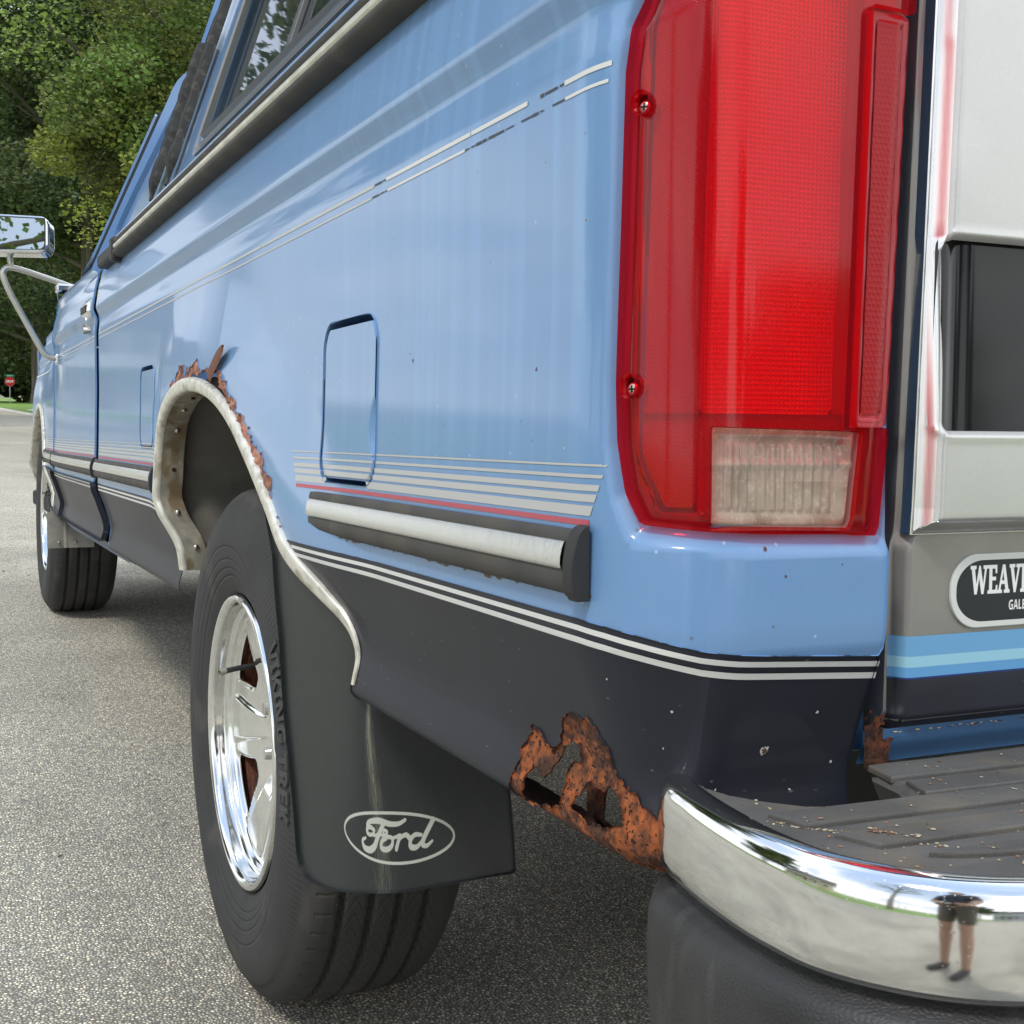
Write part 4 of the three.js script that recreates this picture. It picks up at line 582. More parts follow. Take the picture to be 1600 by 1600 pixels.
// fender with the wheel opening
const fender = part('front_fender', sheet(range(-4.25, SEAM - 0.008, 0.014), steps([0.50, 1.26, 0.014]), (z, y) => Math.min(frontArch(z, y), SEAM - 0.005 - z, y - 0.548, 1.235 - 0.06 * smooth(-2.4, -4.2, z) - y, y - 0.6915), onCab, { flip: true, rim: 0.003 }), blue, truck);
part('lower_fender_band', sheet(range(-4.25, SEAM - 0.008, 0.014), steps([0.50, 0.71, 0.01]), (z, y) => Math.min(frontArch(z, y), SEAM - 0.009 - z, y - 0.548, 0.6915 - y), onCab, { flip: true, rim: 0.01 }), darkPaint, fender);
bars(-2.97, SEAM - 0.012, false, false, fender, onCab);
stripe('pin_stripe', stripeWhite, -4.0, SEAM - 0.012, 1.0242, 1.0288, 0, 0, fender, onCab);
moulding(-2.945, SEAM - 0.012, (s, y) => [onCab(s, 0.69)[0], y, s], fender, true, true);
{
  const pts = []; for (let k = 0; k <= 60; k++) { const t = lerp(-0.35, Math.PI + 0.35, k / 60), dz = Math.cos(t) * FARCH / (Math.cos(t) > 0 ? 0.94 : 1), dy = Math.max(Math.sin(t) * FARCH / 0.98, -0.02 - 0.0); const z = -3.378 + dz, y = t < 0 ? 0.50 - 0.13 * (-t / 0.35) * 0.0 - 0.02 : t > Math.PI ? 0.48 : 0.50 + dy; pts.push(V3(...onCab(z, Math.max(y, 0.545), 0.003))); }
  const mid = V3(0, 0.45, -3.378), frame = (i) => { const t = pts[Math.min(i + 1, 60)].clone().sub(pts[Math.max(i - 1, 0)]).normalize(), out = V3(-1, 0, 0), e1 = t.clone().cross(out).normalize(); if (!(e1.length() > 0.5)) e1.set(0, 0, 1); if (e1.dot(mid.clone().sub(pts[i])) < 0) e1.negate(); return [e1, out]; };
  part('wheel_arch_trim', sweep(pts, [[-0.004, -0.002], [0, 0.006], [0.012, 0.007], [0.016, 0.0], [0.016, -0.03]], frame), oldAlu, fender);
  part('wheelhouse_liner', sweep(pts, [[-0.004, -0.02], [-0.004, -0.45]], frame), liner, fender);
  part('fender_badge', box(0.072, 0.083, 0.93, 1.0, -2.78, -2.71, 0.002), blackRubber, fender);
  part('hood', sheet(range(-4.25, -2.5, 0.1), range(0, 1, 0.05), null, (z, t) => { const p = onCab(z, 1.23); return [p[0] + 0.01 + 1.8 * t, 1.228 - 0.06 * smooth(-2.4, -4.2, z) + 0.05 * Math.sin(t * Math.PI), z]; }, { flip: false }), bluePlain, truck);
  part('cab_front', box(0.12, 1.88, 0.6, 1.18, -4.27, -4.2, 0.02), blueDeep, truck);
  // galvanised splash shield behind the front wheel
  const sh = part('splash_shield', sheet(range(0.036, 0.192, 0.006), range(0.405, 0.62, 0.006), (x, y) => Math.min(0.53 + (x - 0.036) * 1.1 + 0.012 * Math.sin(x * 90) - y, 0.56 + 0.5 * Math.max(0, 0.12 - x) - y + (x > 0.1 ? 0.05 : 0)), (x, y) => [x, y, -2.93 + 0.006 * smooth(0.004, 0, Math.abs(x - 0.098)) + 0.004 * Math.sin(x * 40)], { rim: 0.002 }), galvanised, fender);
  for (const [x, y] of [[0.075, 0.425], [0.13, 0.424]]) { const b = part('bolt', new THREE.SphereGeometry(0.005, 10, 6), screwMetal, sh); b.position.set(x, y, -2.925); }
  part('front_bumper_tip', tube([[0.16, 0.80, -4.34], [0.145, 0.73, -4.36], [0.16, 0.66, -4.37]], 0.035, 16, 12), chrome, truck);
}
// greenhouse: the side leans in from the belt line
const lean = (y) => 0.020 + (y - 1.175) * 0.44, taper = (z) => 0.06 * smooth(-1.4, -2.35, z);
const pillarZ = (y) => lerp(-2.46, -2.06, clamp((y - 1.18) / 0.45));
const glassHere = (z, y) => Math.min(-1.44 - 0.06 * smooth(1.2, 1.6, y) - z, z - pillarZ(y) - 0.03, y - 1.205, 1.585 - y);
const upper = part('cab_upper', sheet(range(-2.5, -1.245, 0.012), steps([1.165, 1.66, 0.010]), (z, y) => Math.min(z - pillarZ(y) + 0.02, z + 2.46, -glassHere(z, y), -1.25 - 0.02 * smooth(1.3, 1.66, y) - z, 1.655 - y), (z, y) => [lean(y) + taper(z) - 0.002 + 0.12 * smooth(1.58, 1.70, y) ** 2, y, z], { flip: true, rim: 0.02 }), bluePlain, truck);
part('door_glass', sheet(range(-2.5, -1.4, 0.02), steps([1.19, 1.60, 0.02]), (z, y) => glassHere(z, y) + 0.006, (z, y) => [lean(y) + taper(z) + 0.010, y, z], { flip: true }), phys({ color: lin(0.05, 0.07, 0.08), roughness: 0.03, clearcoat: 1, clearcoatRoughness: 0.0 }), upper);
part('window_seal', sheet(range(-2.5, -1.4, 0.006), steps([1.19, 1.60, 0.006]), (z, y) => Math.min(0.012 - Math.abs(glassHere(z, y) - 0.004)), (z, y) => [lean(y) + taper(z) - 0.005, y, z], { flip: true, rim: 0.012 }), blackRubber, upper);
part('pillar_seal', tube([[lean(1.185) + 0.050, 1.185, pillarZ(1.185)], [lean(1.4) + 0.044, 1.4, pillarZ(1.4)], [lean(1.60) + 0.05, 1.60, pillarZ(1.60)], [lean(1.645) + 0.06, 1.645, pillarZ(1.64) + 0.12]], 0.007, 20, 8), blackRubber, upper);
part('drip_rail', tube([[lean(1.20) + 0.044, 1.20, pillarZ(1.2) - 0.016], [lean(1.4) + 0.038, 1.4, pillarZ(1.4) - 0.016], [lean(1.60) + 0.036, 1.605, pillarZ(1.60) - 0.010], [lean(1.645) + 0.03, 1.648, pillarZ(1.64) + 0.11], [lean(1.65), 1.652, -1.27]], 0.0075, 40, 8), bluePlain, upper);
part('roof', sheet(range(-2.2, -1.25, 0.05), range(0, 1, 0.05), null, (z, t) => [lean(1.655) + 0.03 + 1.48 * t, 1.655 + 0.06 * Math.sin(t * Math.PI) , z], {}), bluePlain, upper);
part('cab_back', sheet(range(0, 1, 0.1), range(0.62, 1.65, 0.05), null, (t, y) => { const x = Math.max(0.02, lean(y)) + 0.02; return [lerp(x, 2 - x, t), y, -1.262]; }, {}), bluePlain, truck);

// ---------------------------------------------------------------- camper shell over the bed
{
  const capX = (y) => 0.020 + (y - 1.19) * 0.335, CF = -0.64;
  const win = (z, y) => -sdBox(z, y, 0.30, 1.395, 0.50, 0.155, 0.015);
  const cap = part('camper_shell', sheet(range(CF - 0.45, 1.24, 0.014), steps([1.196, 1.74, 0.010]), (z, y) => Math.min(-win(z, y), z - (CF - 0.44 * smooth(1.50, 1.22, y))), (z, y) => [capX(y) + 0.10 * smooth(1.6, 1.76, y) ** 2, y, z], { flip: true, rim: 0.01 }), bluePlain, truck);
  part('shell_base_rail', sheet(range(CF - 0.43, 1.24, 0.1), range(0, 1, 0.125), null, (z, t) => [capX(1.2) - 0.010 * Math.sin(t * Math.PI) - 0.004, 1.196 + 0.022 * t, z], { flip: true, eps: 0.01 }), bluePlain, cap);
  part('window_glass', sheet(range(-0.20, 0.82, 0.05), range(1.24, 1.56, 0.03), (z, y) => win(z, y) + 0.004, (z, y) => [capX(y) + 0.006, y, z], { flip: true }), darkGlass, cap);
  part('window_frame', sheet(range(-0.225, 0.83, 0.004), range(1.222, 1.565, 0.004), (z, y) => Math.min(0.013 - Math.abs(win(z, y) + 0.001)), (z, y) => { const d = win(z, y) + 0.001; return [capX(y) - 0.004 - 0.005 * Math.cos(clamp(Math.abs(d) / 0.013) * 1.57) + 0.004 * Math.exp(-((d / 0.002) ** 2)), y, z]; }, { flip: true, rim: 0.008 }), std({ color: lin(0.24, 0.24, 0.23), metalness: 0.6, roughness: 0.35 }), cap);
  part('window_divider', box(-0.004, 0.004, -0.16, 0.16, -0.01, 0.01, 0.002).rotateZ(-0.323).translate(capX(1.395) + 0.002, 1.395, 0.265), std({ color: lin(0.12, 0.12, 0.12), metalness: 0.6, roughness: 0.35 }), cap);
  
  part('shell_roof', sheet(range(CF, 1.24, 0.1), range(0, 1, 0.1), null, (z, t) => [capX(1.74) + 0.08 + 1.5 * t, 1.742 + 0.04 * Math.sin(t * 3.14), z], {}), bluePlain, cap);
  part('shell_front', sheet(range(0, 1, 0.1), range(1.19, 1.74, 0.05), null, (t, y) => { const x = capX(y) + 0.02; return [lerp(x, 2 - x, t), y, CF + 0.03 + 0.12 * (y - 1.2)]; }, { flip: true }), bluePlain, cap);
  part('shell_far_side', sheet(range(CF, 1.24, 0.02), range(1.19, 1.74, 0.02), (z, y) => sdBox(z, y, 0.30, 1.395, 0.50, 0.155, 0.015), (z, y) => [1.99 - capX(y), y, z], {}), bluePlain, cap);
  // two perished rubber strips up the shell's front corner
  const r = rng(9);
  for (const [z0, top] of [[-0.590, 1.50], [-0.430, 1.66]]) {
    const path = range(0, 1, 0.02).map((t) => { const y = lerp(1.222, top, t); return V3(capX(y) - 0.008, y, z0 + 0.02 * t + 0.002 * Math.sin(t * 9)); });
    part('rubber_strip', sweep(path, [[-0.020, 0.0], [-0.016, 0.010], [-0.007, 0.013], [0.0, 0.007], [0.007, 0.013], [0.016, 0.010], [0.020, 0.0]], (i) => { const k = 1.0 + 0.3 * vnoise(i * 0.5, z0 * 9); return [V3(0, 0, k), V3(-1, 0.3, 0).normalize().multiplyScalar(k)]; }, { scale: (t) => 0.35 + 0.65 * smooth(0, 0.12, t) }), std({ map: texture(128, 512, (i, j, u, v) => { const k = 0.16 + 0.5 * Math.max(0, fbm(u * 9, v * 40, 3, 4) - 0.52); return [k, k * 0.97, k * 0.93]; }, true, 12, 3), roughness: 0.8 }), cap);
  }
  // rail trim between shell and bed: black rubber with a bright inset, ending short of the cab
  const rail = (sec, a, b) => sheet(range(a, b, 0.05), sec.map((_, i) => i), null, (s, k) => { const i = clamp(Math.floor(k), 0, sec.length - 2), t = k - i; return [lerp(sec[i][1], sec[i + 1][1], t), lerp(sec[i][0], sec[i + 1][0], t), s]; }, { eps: 0.02 });
  const rt = part('bed_rail_trim', rail([[1.196, 0.02], [1.197, 0.003], [1.192, -0.004], [1.186, -0.002], [1.184, 0.0], [1.175, -0.001], [1.172, -0.005], [1.164, -0.006], [1.158, 0.002], [1.157, 0.02]], -0.90, 1.20), railRubber, truck);
  part('rail_trim_bright', rail([[1.1845, -0.001], [1.182, -0.0045], [1.177, -0.0045], [1.1745, -0.001]], -0.90, 1.20), oldAlu, rt);
  part('rail_trim_end', box(-0.008, 0.03, 1.150, 1.200, -0.935, -0.895, 0.008), blackRubber, rt);
  part('rail_bracket', box(-0.004, 0.05, 1.163, 1.192, -1.16, -0.93, 0.008), blackRubber, rt);
}

// ---------------------------------------------------------------- door mirror on its tube arms
{
  const mirror = part('door_mirror', (() => { const sh = new THREE.Shape(); const w = 0.105, h = 0.055, r = 0.022; sh.moveTo(-w, h * 1.05 ); sh.lineTo(w - r, h * 0.72); sh.quadraticCurveTo(w, h * 0.68, w, h * 0.68 - r); sh.lineTo(w, -h + r); sh.quadraticCurveTo(w, -h, w - r, -h); sh.lineTo(-w, -h * 0.78); sh.lineTo(-w, h * 1.05); return new THREE.ExtrudeGeometry(sh, { depth: 0.035, bevelEnabled: true, bevelThickness: 0.012, bevelSize: 0.006, bevelSegments: 3 }); })(), chrome, truck);
  mirror.position.set(-0.108, 1.352, -2.115); mirror.rotation.set(-0.16, -0.42, -0.02); 
  const glass = part('mirror_glass', (() => { const sh = new THREE.Shape(); const w = 0.100, h = 0.051, r = 0.02; sh.moveTo(-w, h * 1.02); sh.lineTo(w - r, h * 0.70); sh.quadraticCurveTo(w, h * 0.66, w, h * 0.66 - r); sh.lineTo(w, -h + r); sh.quadraticCurveTo(w, -h, w - r, -h); sh.lineTo(-w, -h * 0.78); sh.lineTo(-w, h * 1.02); return new THREE.ShapeGeometry(sh, 16); })(), std({ color: lin(0.60, 0.63, 0.63), metalness: 1, roughness: 0.01 }), mirror); glass.position.z = 0.0485;
  const dark = part('mirror_rim', (() => { const sh = new THREE.Shape(); const w = 0.1025, h = 0.053; sh.moveTo(-w, h * 1.07); sh.lineTo(w, h * 0.70); sh.lineTo(w, -h); sh.lineTo(-w, -h * 0.80); return new THREE.ShapeGeometry(sh); })(), blackRubber, mirror); dark.position.z = 0.0475;
  const T = (u) => u; const arm = new THREE.MeshStandardMaterial({ color: lin(0.58, 0.57, 0.52), metalness: 0.9, roughness: 0.34 });
  part('mirror_arm', tube([[0.045, 1.222, -2.12], [-0.02, 1.243, -2.12], [-0.115, 1.268, -2.12], [-0.132, 1.266, -2.12], [-0.140, 1.252, -2.12], [-0.134, 1.225, -2.12], [-0.085, 1.125, -2.12], [-0.032, 1.030, -2.12], [-0.022, 1.022, -2.12], [0.006, 1.016, -2.12]], 0.0085, 90, 12), arm, mirror);
  part('mirror_bracket', box(0.0, 0.055, 1.205, 1.228, -2.15, -2.09, 0.006), chrome, mirror); part('mirror_foot', box(-0.004, 0.016, 1.000, 1.03, -2.14, -2.10, 0.006), chrome, mirror);
  for (const m of mirror.children.slice(2)) { mirror.remove(m); truck.add(m); }
  part('mirror_post', tube([[-0.118, 1.27, -2.12], [-0.122, 1.30, -2.118], [-0.125, 1.34, -2.118]], 0.008, 8, 10), arm, truck);
}

// ---------------------------------------------------------------- what closes the truck: bed floor, frame, axle and the far side
part('bed_floor', box(0.44, 1.56, 0.60, 0.64, -1.2, 1.17, 0.01), chassisBlack, truck);
part('frame_rail', box(0.45, 0.53, 0.42, 0.58, -4.1, 1.12, 0.01), chassisBlack, truck);
part('frame_rail', box(1.45, 1.53, 0.42, 0.58, -4.1, 1.12, 0.01), chassisBlack, truck);
part('rear_axle', tube([[0.2, 0.365, 0], [1.0, 0.365, 0], [1.8, 0.365, 0]], 0.045, 10, 12), chassisBlack, truck);
part('differential', new THREE.SphereGeometry(0.15, 20, 14).translate(1.0, 0.365, 0), chassisBlack, truck);
part('fuel_tank', box(0.55, 0.95, 0.32, 0.55, -1.6, -0.55, 0.04), chassisBlack, truck);
part('spare_tank', box(0.6, 1.4, 0.36, 0.55, 0.45, 1.05, 0.04), chassisBlack, truck);
part('cab_floor', box(0.08, 1.92, 0.50, 0.56, -4.1, -1.25, 0.01), chassisBlack, truck);
part('engine_block', box(0.6, 1.4, 0.38, 1.1, -4.0, -2.7, 0.04), chassisBlack, truck);
const far = part('far_side', sheet(range(-4.2, 1.2, 0.06), steps([0.545, 1.19, 0.02]), (z, y) => Math.min(Math.hypot(z, y - 0.45) - 0.43, Math.hypot(z + 3.378, y - 0.5) - 0.42), (z, y) => [1.99 - section(Math.min(y, 1.16)) * 0.8 - draw(z), y, z], {}), bluePlain, truck);
part('far_corner', sheet(range(0, 1, 0.1), steps([0.60, 1.19, 0.03]), null, (t, y) => [1.80 + 0.18 * t, y, 1.215 - 0.04 * t * t], {}), bluePlain, truck);
// ---------------------------------------------------------------- the place: road, verges, trees, sign, houses across the street
const fall = (z) => (z < -8 ? 0.011 * (z + 8) : 0);               // the street runs gently downhill ahead
function land(name, x0, x1, z0, z1, lift, mat, nx, nz, tone) {
  const g = sheet(range(x0, x1, (x1 - x0) / nx), range(z0, z1, (z1 - z0) / nz), null, (x, z) => [x, fall(z) + lift, z], { flip: true, eps: 0.05, color: tone });
  return setting(name, g, mat);
}
// chip-seal road: pale stones in dark binder
const N = 2048, CELLS = 235, TILE = 1.35;
const chips = (() => {
  const h = new Float32Array(N * N), t = new Float32Array(N * N);
  for (let j = 0; j < N; j++) for (let i = 0; i < N; i++) {
    const x = i / N * CELLS, y = j / N * CELLS, xi = Math.floor(x), yi = Math.floor(y); let d = 9, e = 9, id = 0;
    for (let a = -1; a < 2; a++) for (let b = -1; b < 2; b++) { const cx = (xi + a + CELLS) % CELLS, cy = (yi + b + CELLS) % CELLS, q = Math.hypot(xi + a + hash3(cx, cy, 1) - x, (yi + b + hash3(cx, cy, 2) - y) * (0.75 + 0.5 * hash3(cx, cy, 6))); if (q < d) { e = d; d = q; id = cx * 977 + cy; } else if (q < e) e = q; }
    const k = j * N + i, size = 0.5 + 0.5 * hash3(id, 3, 3); h[k] = clamp((e - d) * 1.5) * (0.45 + 0.55 * size) * smooth(0.75, 0.35, d); t[k] = hash3(id, 7, 1);
  }
  return { h, t };
})();
const roadMap = texture(N, N, (i, j) => { const k = j * N + i, h = chips.h[k], t = chips.t[k], s = smooth(0.10, 0.45, h); const warm = t > 0.86 ? 0.035 : t < 0.1 ? -0.02 : 0; const v = lerp(0.44, lerp(0.62, 1.0, t * t * 0.7 + 0.3 * t), s); return [v * 1.04 + warm, v * 1.01 + warm * 0.35, v * 0.925 - warm * 0.3]; });
const roadBump = texture(N, N, (i, j) => chips.h[j * N + i], false);
for (const t of [roadMap, roadBump]) t.repeat.set(1 / TILE, 1 / TILE);
const roadTone = (x, z) => { const f = 1.18 + 0.34 * (fbm(x * 0.9, z * 0.35, 2, 4) - 0.5) + 0.5 * (fbm(x * 5.1, z * 4.1, 5, 4) - 0.5); const st = smooth(0.64, 0.75, fbm(x * 1.7 + 4, z * 0.8, 8, 4)) * 0.22; const c = f - st; return [c, c * 0.995, c * 0.985]; };
const roadMat = std({ map: roadMap, bumpMap: roadBump, bumpScale: 0.0022, roughness: 0.93, vertexColors: true });
const road = (() => {
  const tri = (s) => setting('road', s, roadMat);
  return tri(mergeGeometries([
    sheet(steps([-7.2, -2.2, 0.25], [-2.2, 2.3, 0.06], [2.3, 3.5, 0.2]), steps([-7, 5, 0.08]), null, (x, z) => [x, 0, z], { flip: true, eps: 0.05, color: roadTone }),
    sheet(range(-7.2, 3.5, 0.4), steps([-110, -7, 0.5]), null, (x, z) => [x, fall(z), z], { flip: true, eps: 0.05, color: roadTone }),
    sheet(range(-7.2, 3.5, 0.4), steps([5, 60, 0.5]), null, (x, z) => [x, 0, z], { flip: true, eps: 0.05, color: roadTone }),
  ]));
})();
{ // dry bits of leaf and twig on the road
  const r = rng(63), gs = []; for (let k = 0; k < 170; k++) { const z = -9 + 11.5 * r(), x = -2.4 + 2.6 * r(), sz = 0.003 + 0.008 * r() ** 3; gs.push(new THREE.IcosahedronGeometry(sz, 0).scale(1 + 1.5 * r(), 0.25, 0.6 + 0.5 * r()).rotateY(r() * 6).translate(x, 0.002 + (z < -8 ? fall(z) : 0), z)); }
  const m = new THREE.Mesh(join(...gs), std({ color: lin(0.13, 0.085, 0.05), roughness: 0.9 })); m.name = 'road_litter'; m.userData = { kind: 'stuff', label: 'dry brown bits of leaf and twig lying on the road', category: 'litter' }; scene.add(m);
}
const grassTone = (x, z) => { const f = 0.8 + 0.5 * (fbm(x * 0.35, z * 0.35, 2, 4) - 0.5) + 0.35 * (fbm(x * 2.5, z * 2.5, 3, 3) - 0.5); return [f * (0.95 + 0.2 * (vnoise(x * 0.8, z * 0.8) - 0.5)), f, f * 0.9]; };
const lawnMat = std({ map: texture(512, 512, (i, j, u, v) => { const k = 0.85 + 0.5 * (fbm(u * 60, v * 60, 3, 3) - 0.5) + 0.2 * (hash3(i, j, 1) - 0.5); return [0.50 * k + 0.03, 0.64 * k + 0.03, 0.24 * k + 0.01]; }), roughness: 0.95, vertexColors: true });
setting('ground', (() => { const a = (x0, x1, z0, z1, n, m) => sheet(range(x0, x1, (x1 - x0) / n), range(z0, z1, (z1 - z0) / m), null, (x, z) => [x, fall(z) - 0.02 - (x > -8.6 && x < 5 && z > -112 ? 0.05 : 0), z], { flip: true, eps: 0.05, color: grassTone }); return mergeGeometries([a(-90, 90, -260, 130, 120, 200)]); })(), lawnMat);
setting('lawn', sheet(steps([3.66, 5, 0.2], [5, 40, 1.2]), range(-108, 40, 0.8), null, (x, z) => [x, fall(z) + 0.06 + 0.02 * smooth(3.6, 5, x) , z], { flip: true, eps: 0.05, color: grassTone }), lawnMat);
setting('lawn', sheet(range(-45, -7.4, 1.2), range(-108, 60, 1), null, (x, z) => [x, fall(z) + 0.08, z], { flip: true, eps: 0.05, color: grassTone }), lawnMat);
land('cross_road', -60, 60, -118, -110, 0.004, roadMat, 60, 8, (x, z) => { const f = 0.95 + 0.1 * (fbm(x * 0.5, z * 0.5) - 0.5); return [f, f, f]; });
const concrete = std({ color: lin(0.50, 0.48, 0.44), roughness: 0.9 });
setting('kerb', mergeGeometries([sheet(range(-108, 40, 2), range(0, 1, 0.25), null, (z, t) => { const q = [[3.5, 0], [3.51, 0.05], [3.53, 0.062], [3.64, 0.062], [3.66, 0.03]][clamp(Math.round(t * 4), 0, 4)]; return [q[0], fall(z) + q[1], z]; }, { eps: 0.25, flip: false }), sheet(range(-108, 60, 2), range(0, 1, 0.25), null, (z, t) => { const q = [[-7.2, 0], [-7.21, 0.09], [-7.23, 0.105], [-7.35, 0.105], [-7.4, 0.03]][clamp(Math.round(t * 4), 0, 4)]; return [q[0], fall(z) + q[1], z]; }, { eps: 0.25, flip: true })]), concrete);
setting('driveway', sheet(range(3.5, 20, 1), range(-62, -58.5, 0.5), null, (x, z) => [x, fall(z) + 0.088 - 0.08 * smooth(3.8, 3.5, x), z], { flip: true, eps: 0.05 }), concrete);

// leaf crowns: many small folded leaves clustered along boughs
function leafCrown(seed, clumps, perClump, leaf, spread, tint) {
  const r = rng(seed), P = [], Nn = [], C = [], q = new THREE.Quaternion(), e = new THREE.Euler(), a = V3(), nrm = V3();
  for (const [cx, cy, cz, cr, dens = 1] of clumps) {
    const n = Math.round(perClump * dens * (0.5 + r())), tone = 0.5 + 1.0 * r(), warm = r();
    for (let k = 0; k < n; k++) {
      let x, y, z; do { x = r() * 2 - 1; y = r() * 2 - 1; z = r() * 2 - 1; } while (x * x + y * y + z * z > 1);
      const l = Math.cbrt(Math.hypot(x, y, z)) || 1, px = cx + x * cr * spread[0] / Math.sqrt(l), py = cy + y * cr * spread[1], pz = cz + z * cr * spread[2] / Math.sqrt(l), s = leaf * (0.6 + 0.8 * r());
      e.set((r() - 0.5) * 2.2 + 0.4, r() * 6.28, (r() - 0.5) * 2.2); q.setFromEuler(e);
      const c = tone * (0.75 + 0.5 * r()), col = [tint[0] * c * (0.85 + 0.5 * warm), tint[1] * c, tint[2] * c * (1.1 - 0.4 * warm)];
      const pts = [[0, 0, 0], [0.42, 0.06, 0.45], [0, 0, 1], [-0.42, 0.06, 0.45]].map((v) => a.set(v[0] * s, v[1] * s, v[2] * s).applyQuaternion(q).toArray().map((w, m) => w + [px, py, pz][m]));
      nrm.set(0, 1, 0).applyQuaternion(q);
      for (const i of [0, 2, 1, 0, 3, 2]) { P.push(...pts[i]); Nn.push(nrm.x, nrm.y, nrm.z); C.push(...col); }
    }
  }
  const g = new THREE.BufferGeometry(); g.setAttribute('position', new THREE.Float32BufferAttribute(P, 3)); g.setAttribute('normal', new THREE.Float32BufferAttribute(Nn, 3)); g.setAttribute('color', new THREE.Float32BufferAttribute(C, 3)); return g;
}
const leafMat = phys({ vertexColors: true, roughness: 0.9, transmission: 0.3, thickness: 0 });
const barkTex = texture(256, 512, (i, j, u, v) => { const k = 0.5 + 0.5 * (fbm(u * 26, v * 6, 2, 4) - 0.5); return [0.92 * k, 0.86 * k, 0.76 * k]; }, true, 3, 4), bark = std({ map: barkTex, bumpMap: barkTex, bumpScale: 0.03, roughness: 0.95 });
function limb(a, b, r0, r1, bend, rr) { const m = a.clone().lerp(b, 0.5).add(V3((rr() - 0.5) * bend, (rr() - 0.3) * bend, (rr() - 0.5) * bend)), c = new THREE.CatmullRomCurve3([a, m, b]), pts = c.getPoints(8), P = [], I = []; pts.forEach((p, i) => { const t = c.getTangent(i / 8), u = Math.abs(t.y) > 0.9 ? V3(1, 0, 0) : V3(0, 1, 0), x = t.clone().cross(u).normalize(), y = t.clone().cross(x).normalize(), w = lerp(r0, r1, i / 8); for (let k = 0; k < 8; k++) { const an = k / 8 * 6.2832; P.push(...p.clone().addScaledVector(x, w * Math.cos(an)).addScaledVector(y, w * Math.sin(an)).toArray()); } }); for (let i = 0; i < 8; i++) for (let k = 0; k < 8; k++) { const A = i * 8 + k, B = i * 8 + (k + 1) % 8; I.push(A, B, A + 8, B, B + 8, A + 8); } const g = new THREE.BufferGeometry(); g.setAttribute('position', new THREE.Float32BufferAttribute(P, 3)); g.setIndex(I); g.computeVertexNormals(); const uv = new Float32Array(P.length / 3 * 2); for (let i = 0; i < uv.length / 2; i++) { uv[2 * i] = (i % 8) / 8; uv[2 * i + 1] = Math.floor(i / 8) / 8; } g.setAttribute('uv', new THREE.BufferAttribute(uv, 2)); return g; }
function tree(name, label, x, z, o, group) {
  const r = rng(o.seed), t = thing(name, label, o.cat || 'tree', [x, fall(z), z], group), H = o.h, base = o.base, R = o.r, limbs = [], clumps = [];
  const trunkTop = V3(0, base + (H - base) * 0.55, 0);
  const flare = limb(V3(0, -0.3, 0), V3(0, base * 0.25, 0), o.w * 1.35, o.w * 0.95, 0, r);
  limbs.push(flare, limb(V3(0, base * 0.2, 0), trunkTop, o.w, o.w * 0.45, o.w, r));
  const n = o.boughs || 26;
  for (let k = 0; k < n; k++) {
    const f = (k + 0.5) / n, y = lerp(base, H * 0.97, f), an = k * 2.4 + r() * 0.8, prof = Math.sin(Math.PI * clamp(0.18 + 0.80 * f)) ** 0.7, rad = R * prof * (0.75 + 0.4 * r());
    const a = V3(0, lerp(base * 0.8, trunkTop.y, f * 0.9), 0), b = V3(Math.cos(an) * rad, y - (f < 0.3 ? o.droop || 0 : 0), Math.sin(an) * rad);
    limbs.push(limb(a, b, o.w * 0.30 * (1.1 - f * 0.6), 0.02, rad * 0.25, r));
    for (let m = 0; m < 7; m++) { const q = 0.35 + 0.65 * (m + r()) / 7, c = a.clone().lerp(b, q); clumps.push([c.x + (r() - 0.5) * R * 0.35, c.y + (r() - 0.4) * R * 0.3, c.z + (r() - 0.5) * R * 0.35, R * (0.16 + 0.10 * r())]); }
  }
  if (o.extra) for (const [ex, ey, ez] of o.extra) { const b = V3(ex, ey, ez), a = V3(ex * 0.25, Math.max(base, ey + 1.2), ez * 0.25); limbs.push(limb(a, b, 0.09, 0.012, 1.2, r)); for (let m = 0; m < 9; m++) { const c = a.clone().lerp(b, 0.45 + 0.6 * r()); clumps.push([c.x + (r() - 0.5) * 0.9, c.y + (r() - 0.6) * 1.0, c.z + (r() - 0.5) * 0.9, 0.42 + 0.3 * r(), 0.8]); } }
  part('trunk', join(...limbs), bark, t);
  part('crown', leafCrown(o.seed + 1, clumps, o.leaves / clumps.length, o.leaf, [1, 0.8, 1], o.tint), leafMat, t);
  return t;
}
const GREEN = [0.095, 0.160, 0.030], DEEP = [0.075, 0.125, 0.028];
tree('maple_tree', 'leafy maple with hanging pale green sprays over the truck cab', 7.2, -24, { seed: 11, h: 14, base: 4.2, r: 5.2, w: 0.34, leaves: 240000, leaf: 0.078, tint: [0.15, 0.23, 0.040], boughs: 30, droop: 0.8, extra: [[-4.4, 5.2, 2.0], [-4.0, 4.3, 1.5], [-3.6, 3.7, 1.2], [-4.7, 6.0, 2.4], [-3.4, 5.0, 2.6], [-3.0, 4.4, 1.0], [-5.0, 5.6, 1.0]] });
tree('shade_tree', 'big street tree with thick pale trunk beside the stop sign', 8.6, -108, { seed: 21, h: 30, base: 5.2, r: 13, w: 0.62, leaves: 90000, leaf: 0.26, tint: DEEP, boughs: 34, droop: 0.6 });
tree('shade_tree', 'tall dark green tree leaning over the road bend', 2.6, -124, { seed: 31, h: 36, base: 3.4, r: 12, w: 0.45, leaves: 70000, leaf: 0.30, tint: DEEP, boughs: 30 });
tree('shade_tree', 'high crowned tree on the verge ahead of the truck bonnet', 5.9, -52, { seed: 45, h: 21, base: 6.5, r: 7.5, w: 0.35, leaves: 110000, leaf: 0.17, tint: DEEP, boughs: 30 });
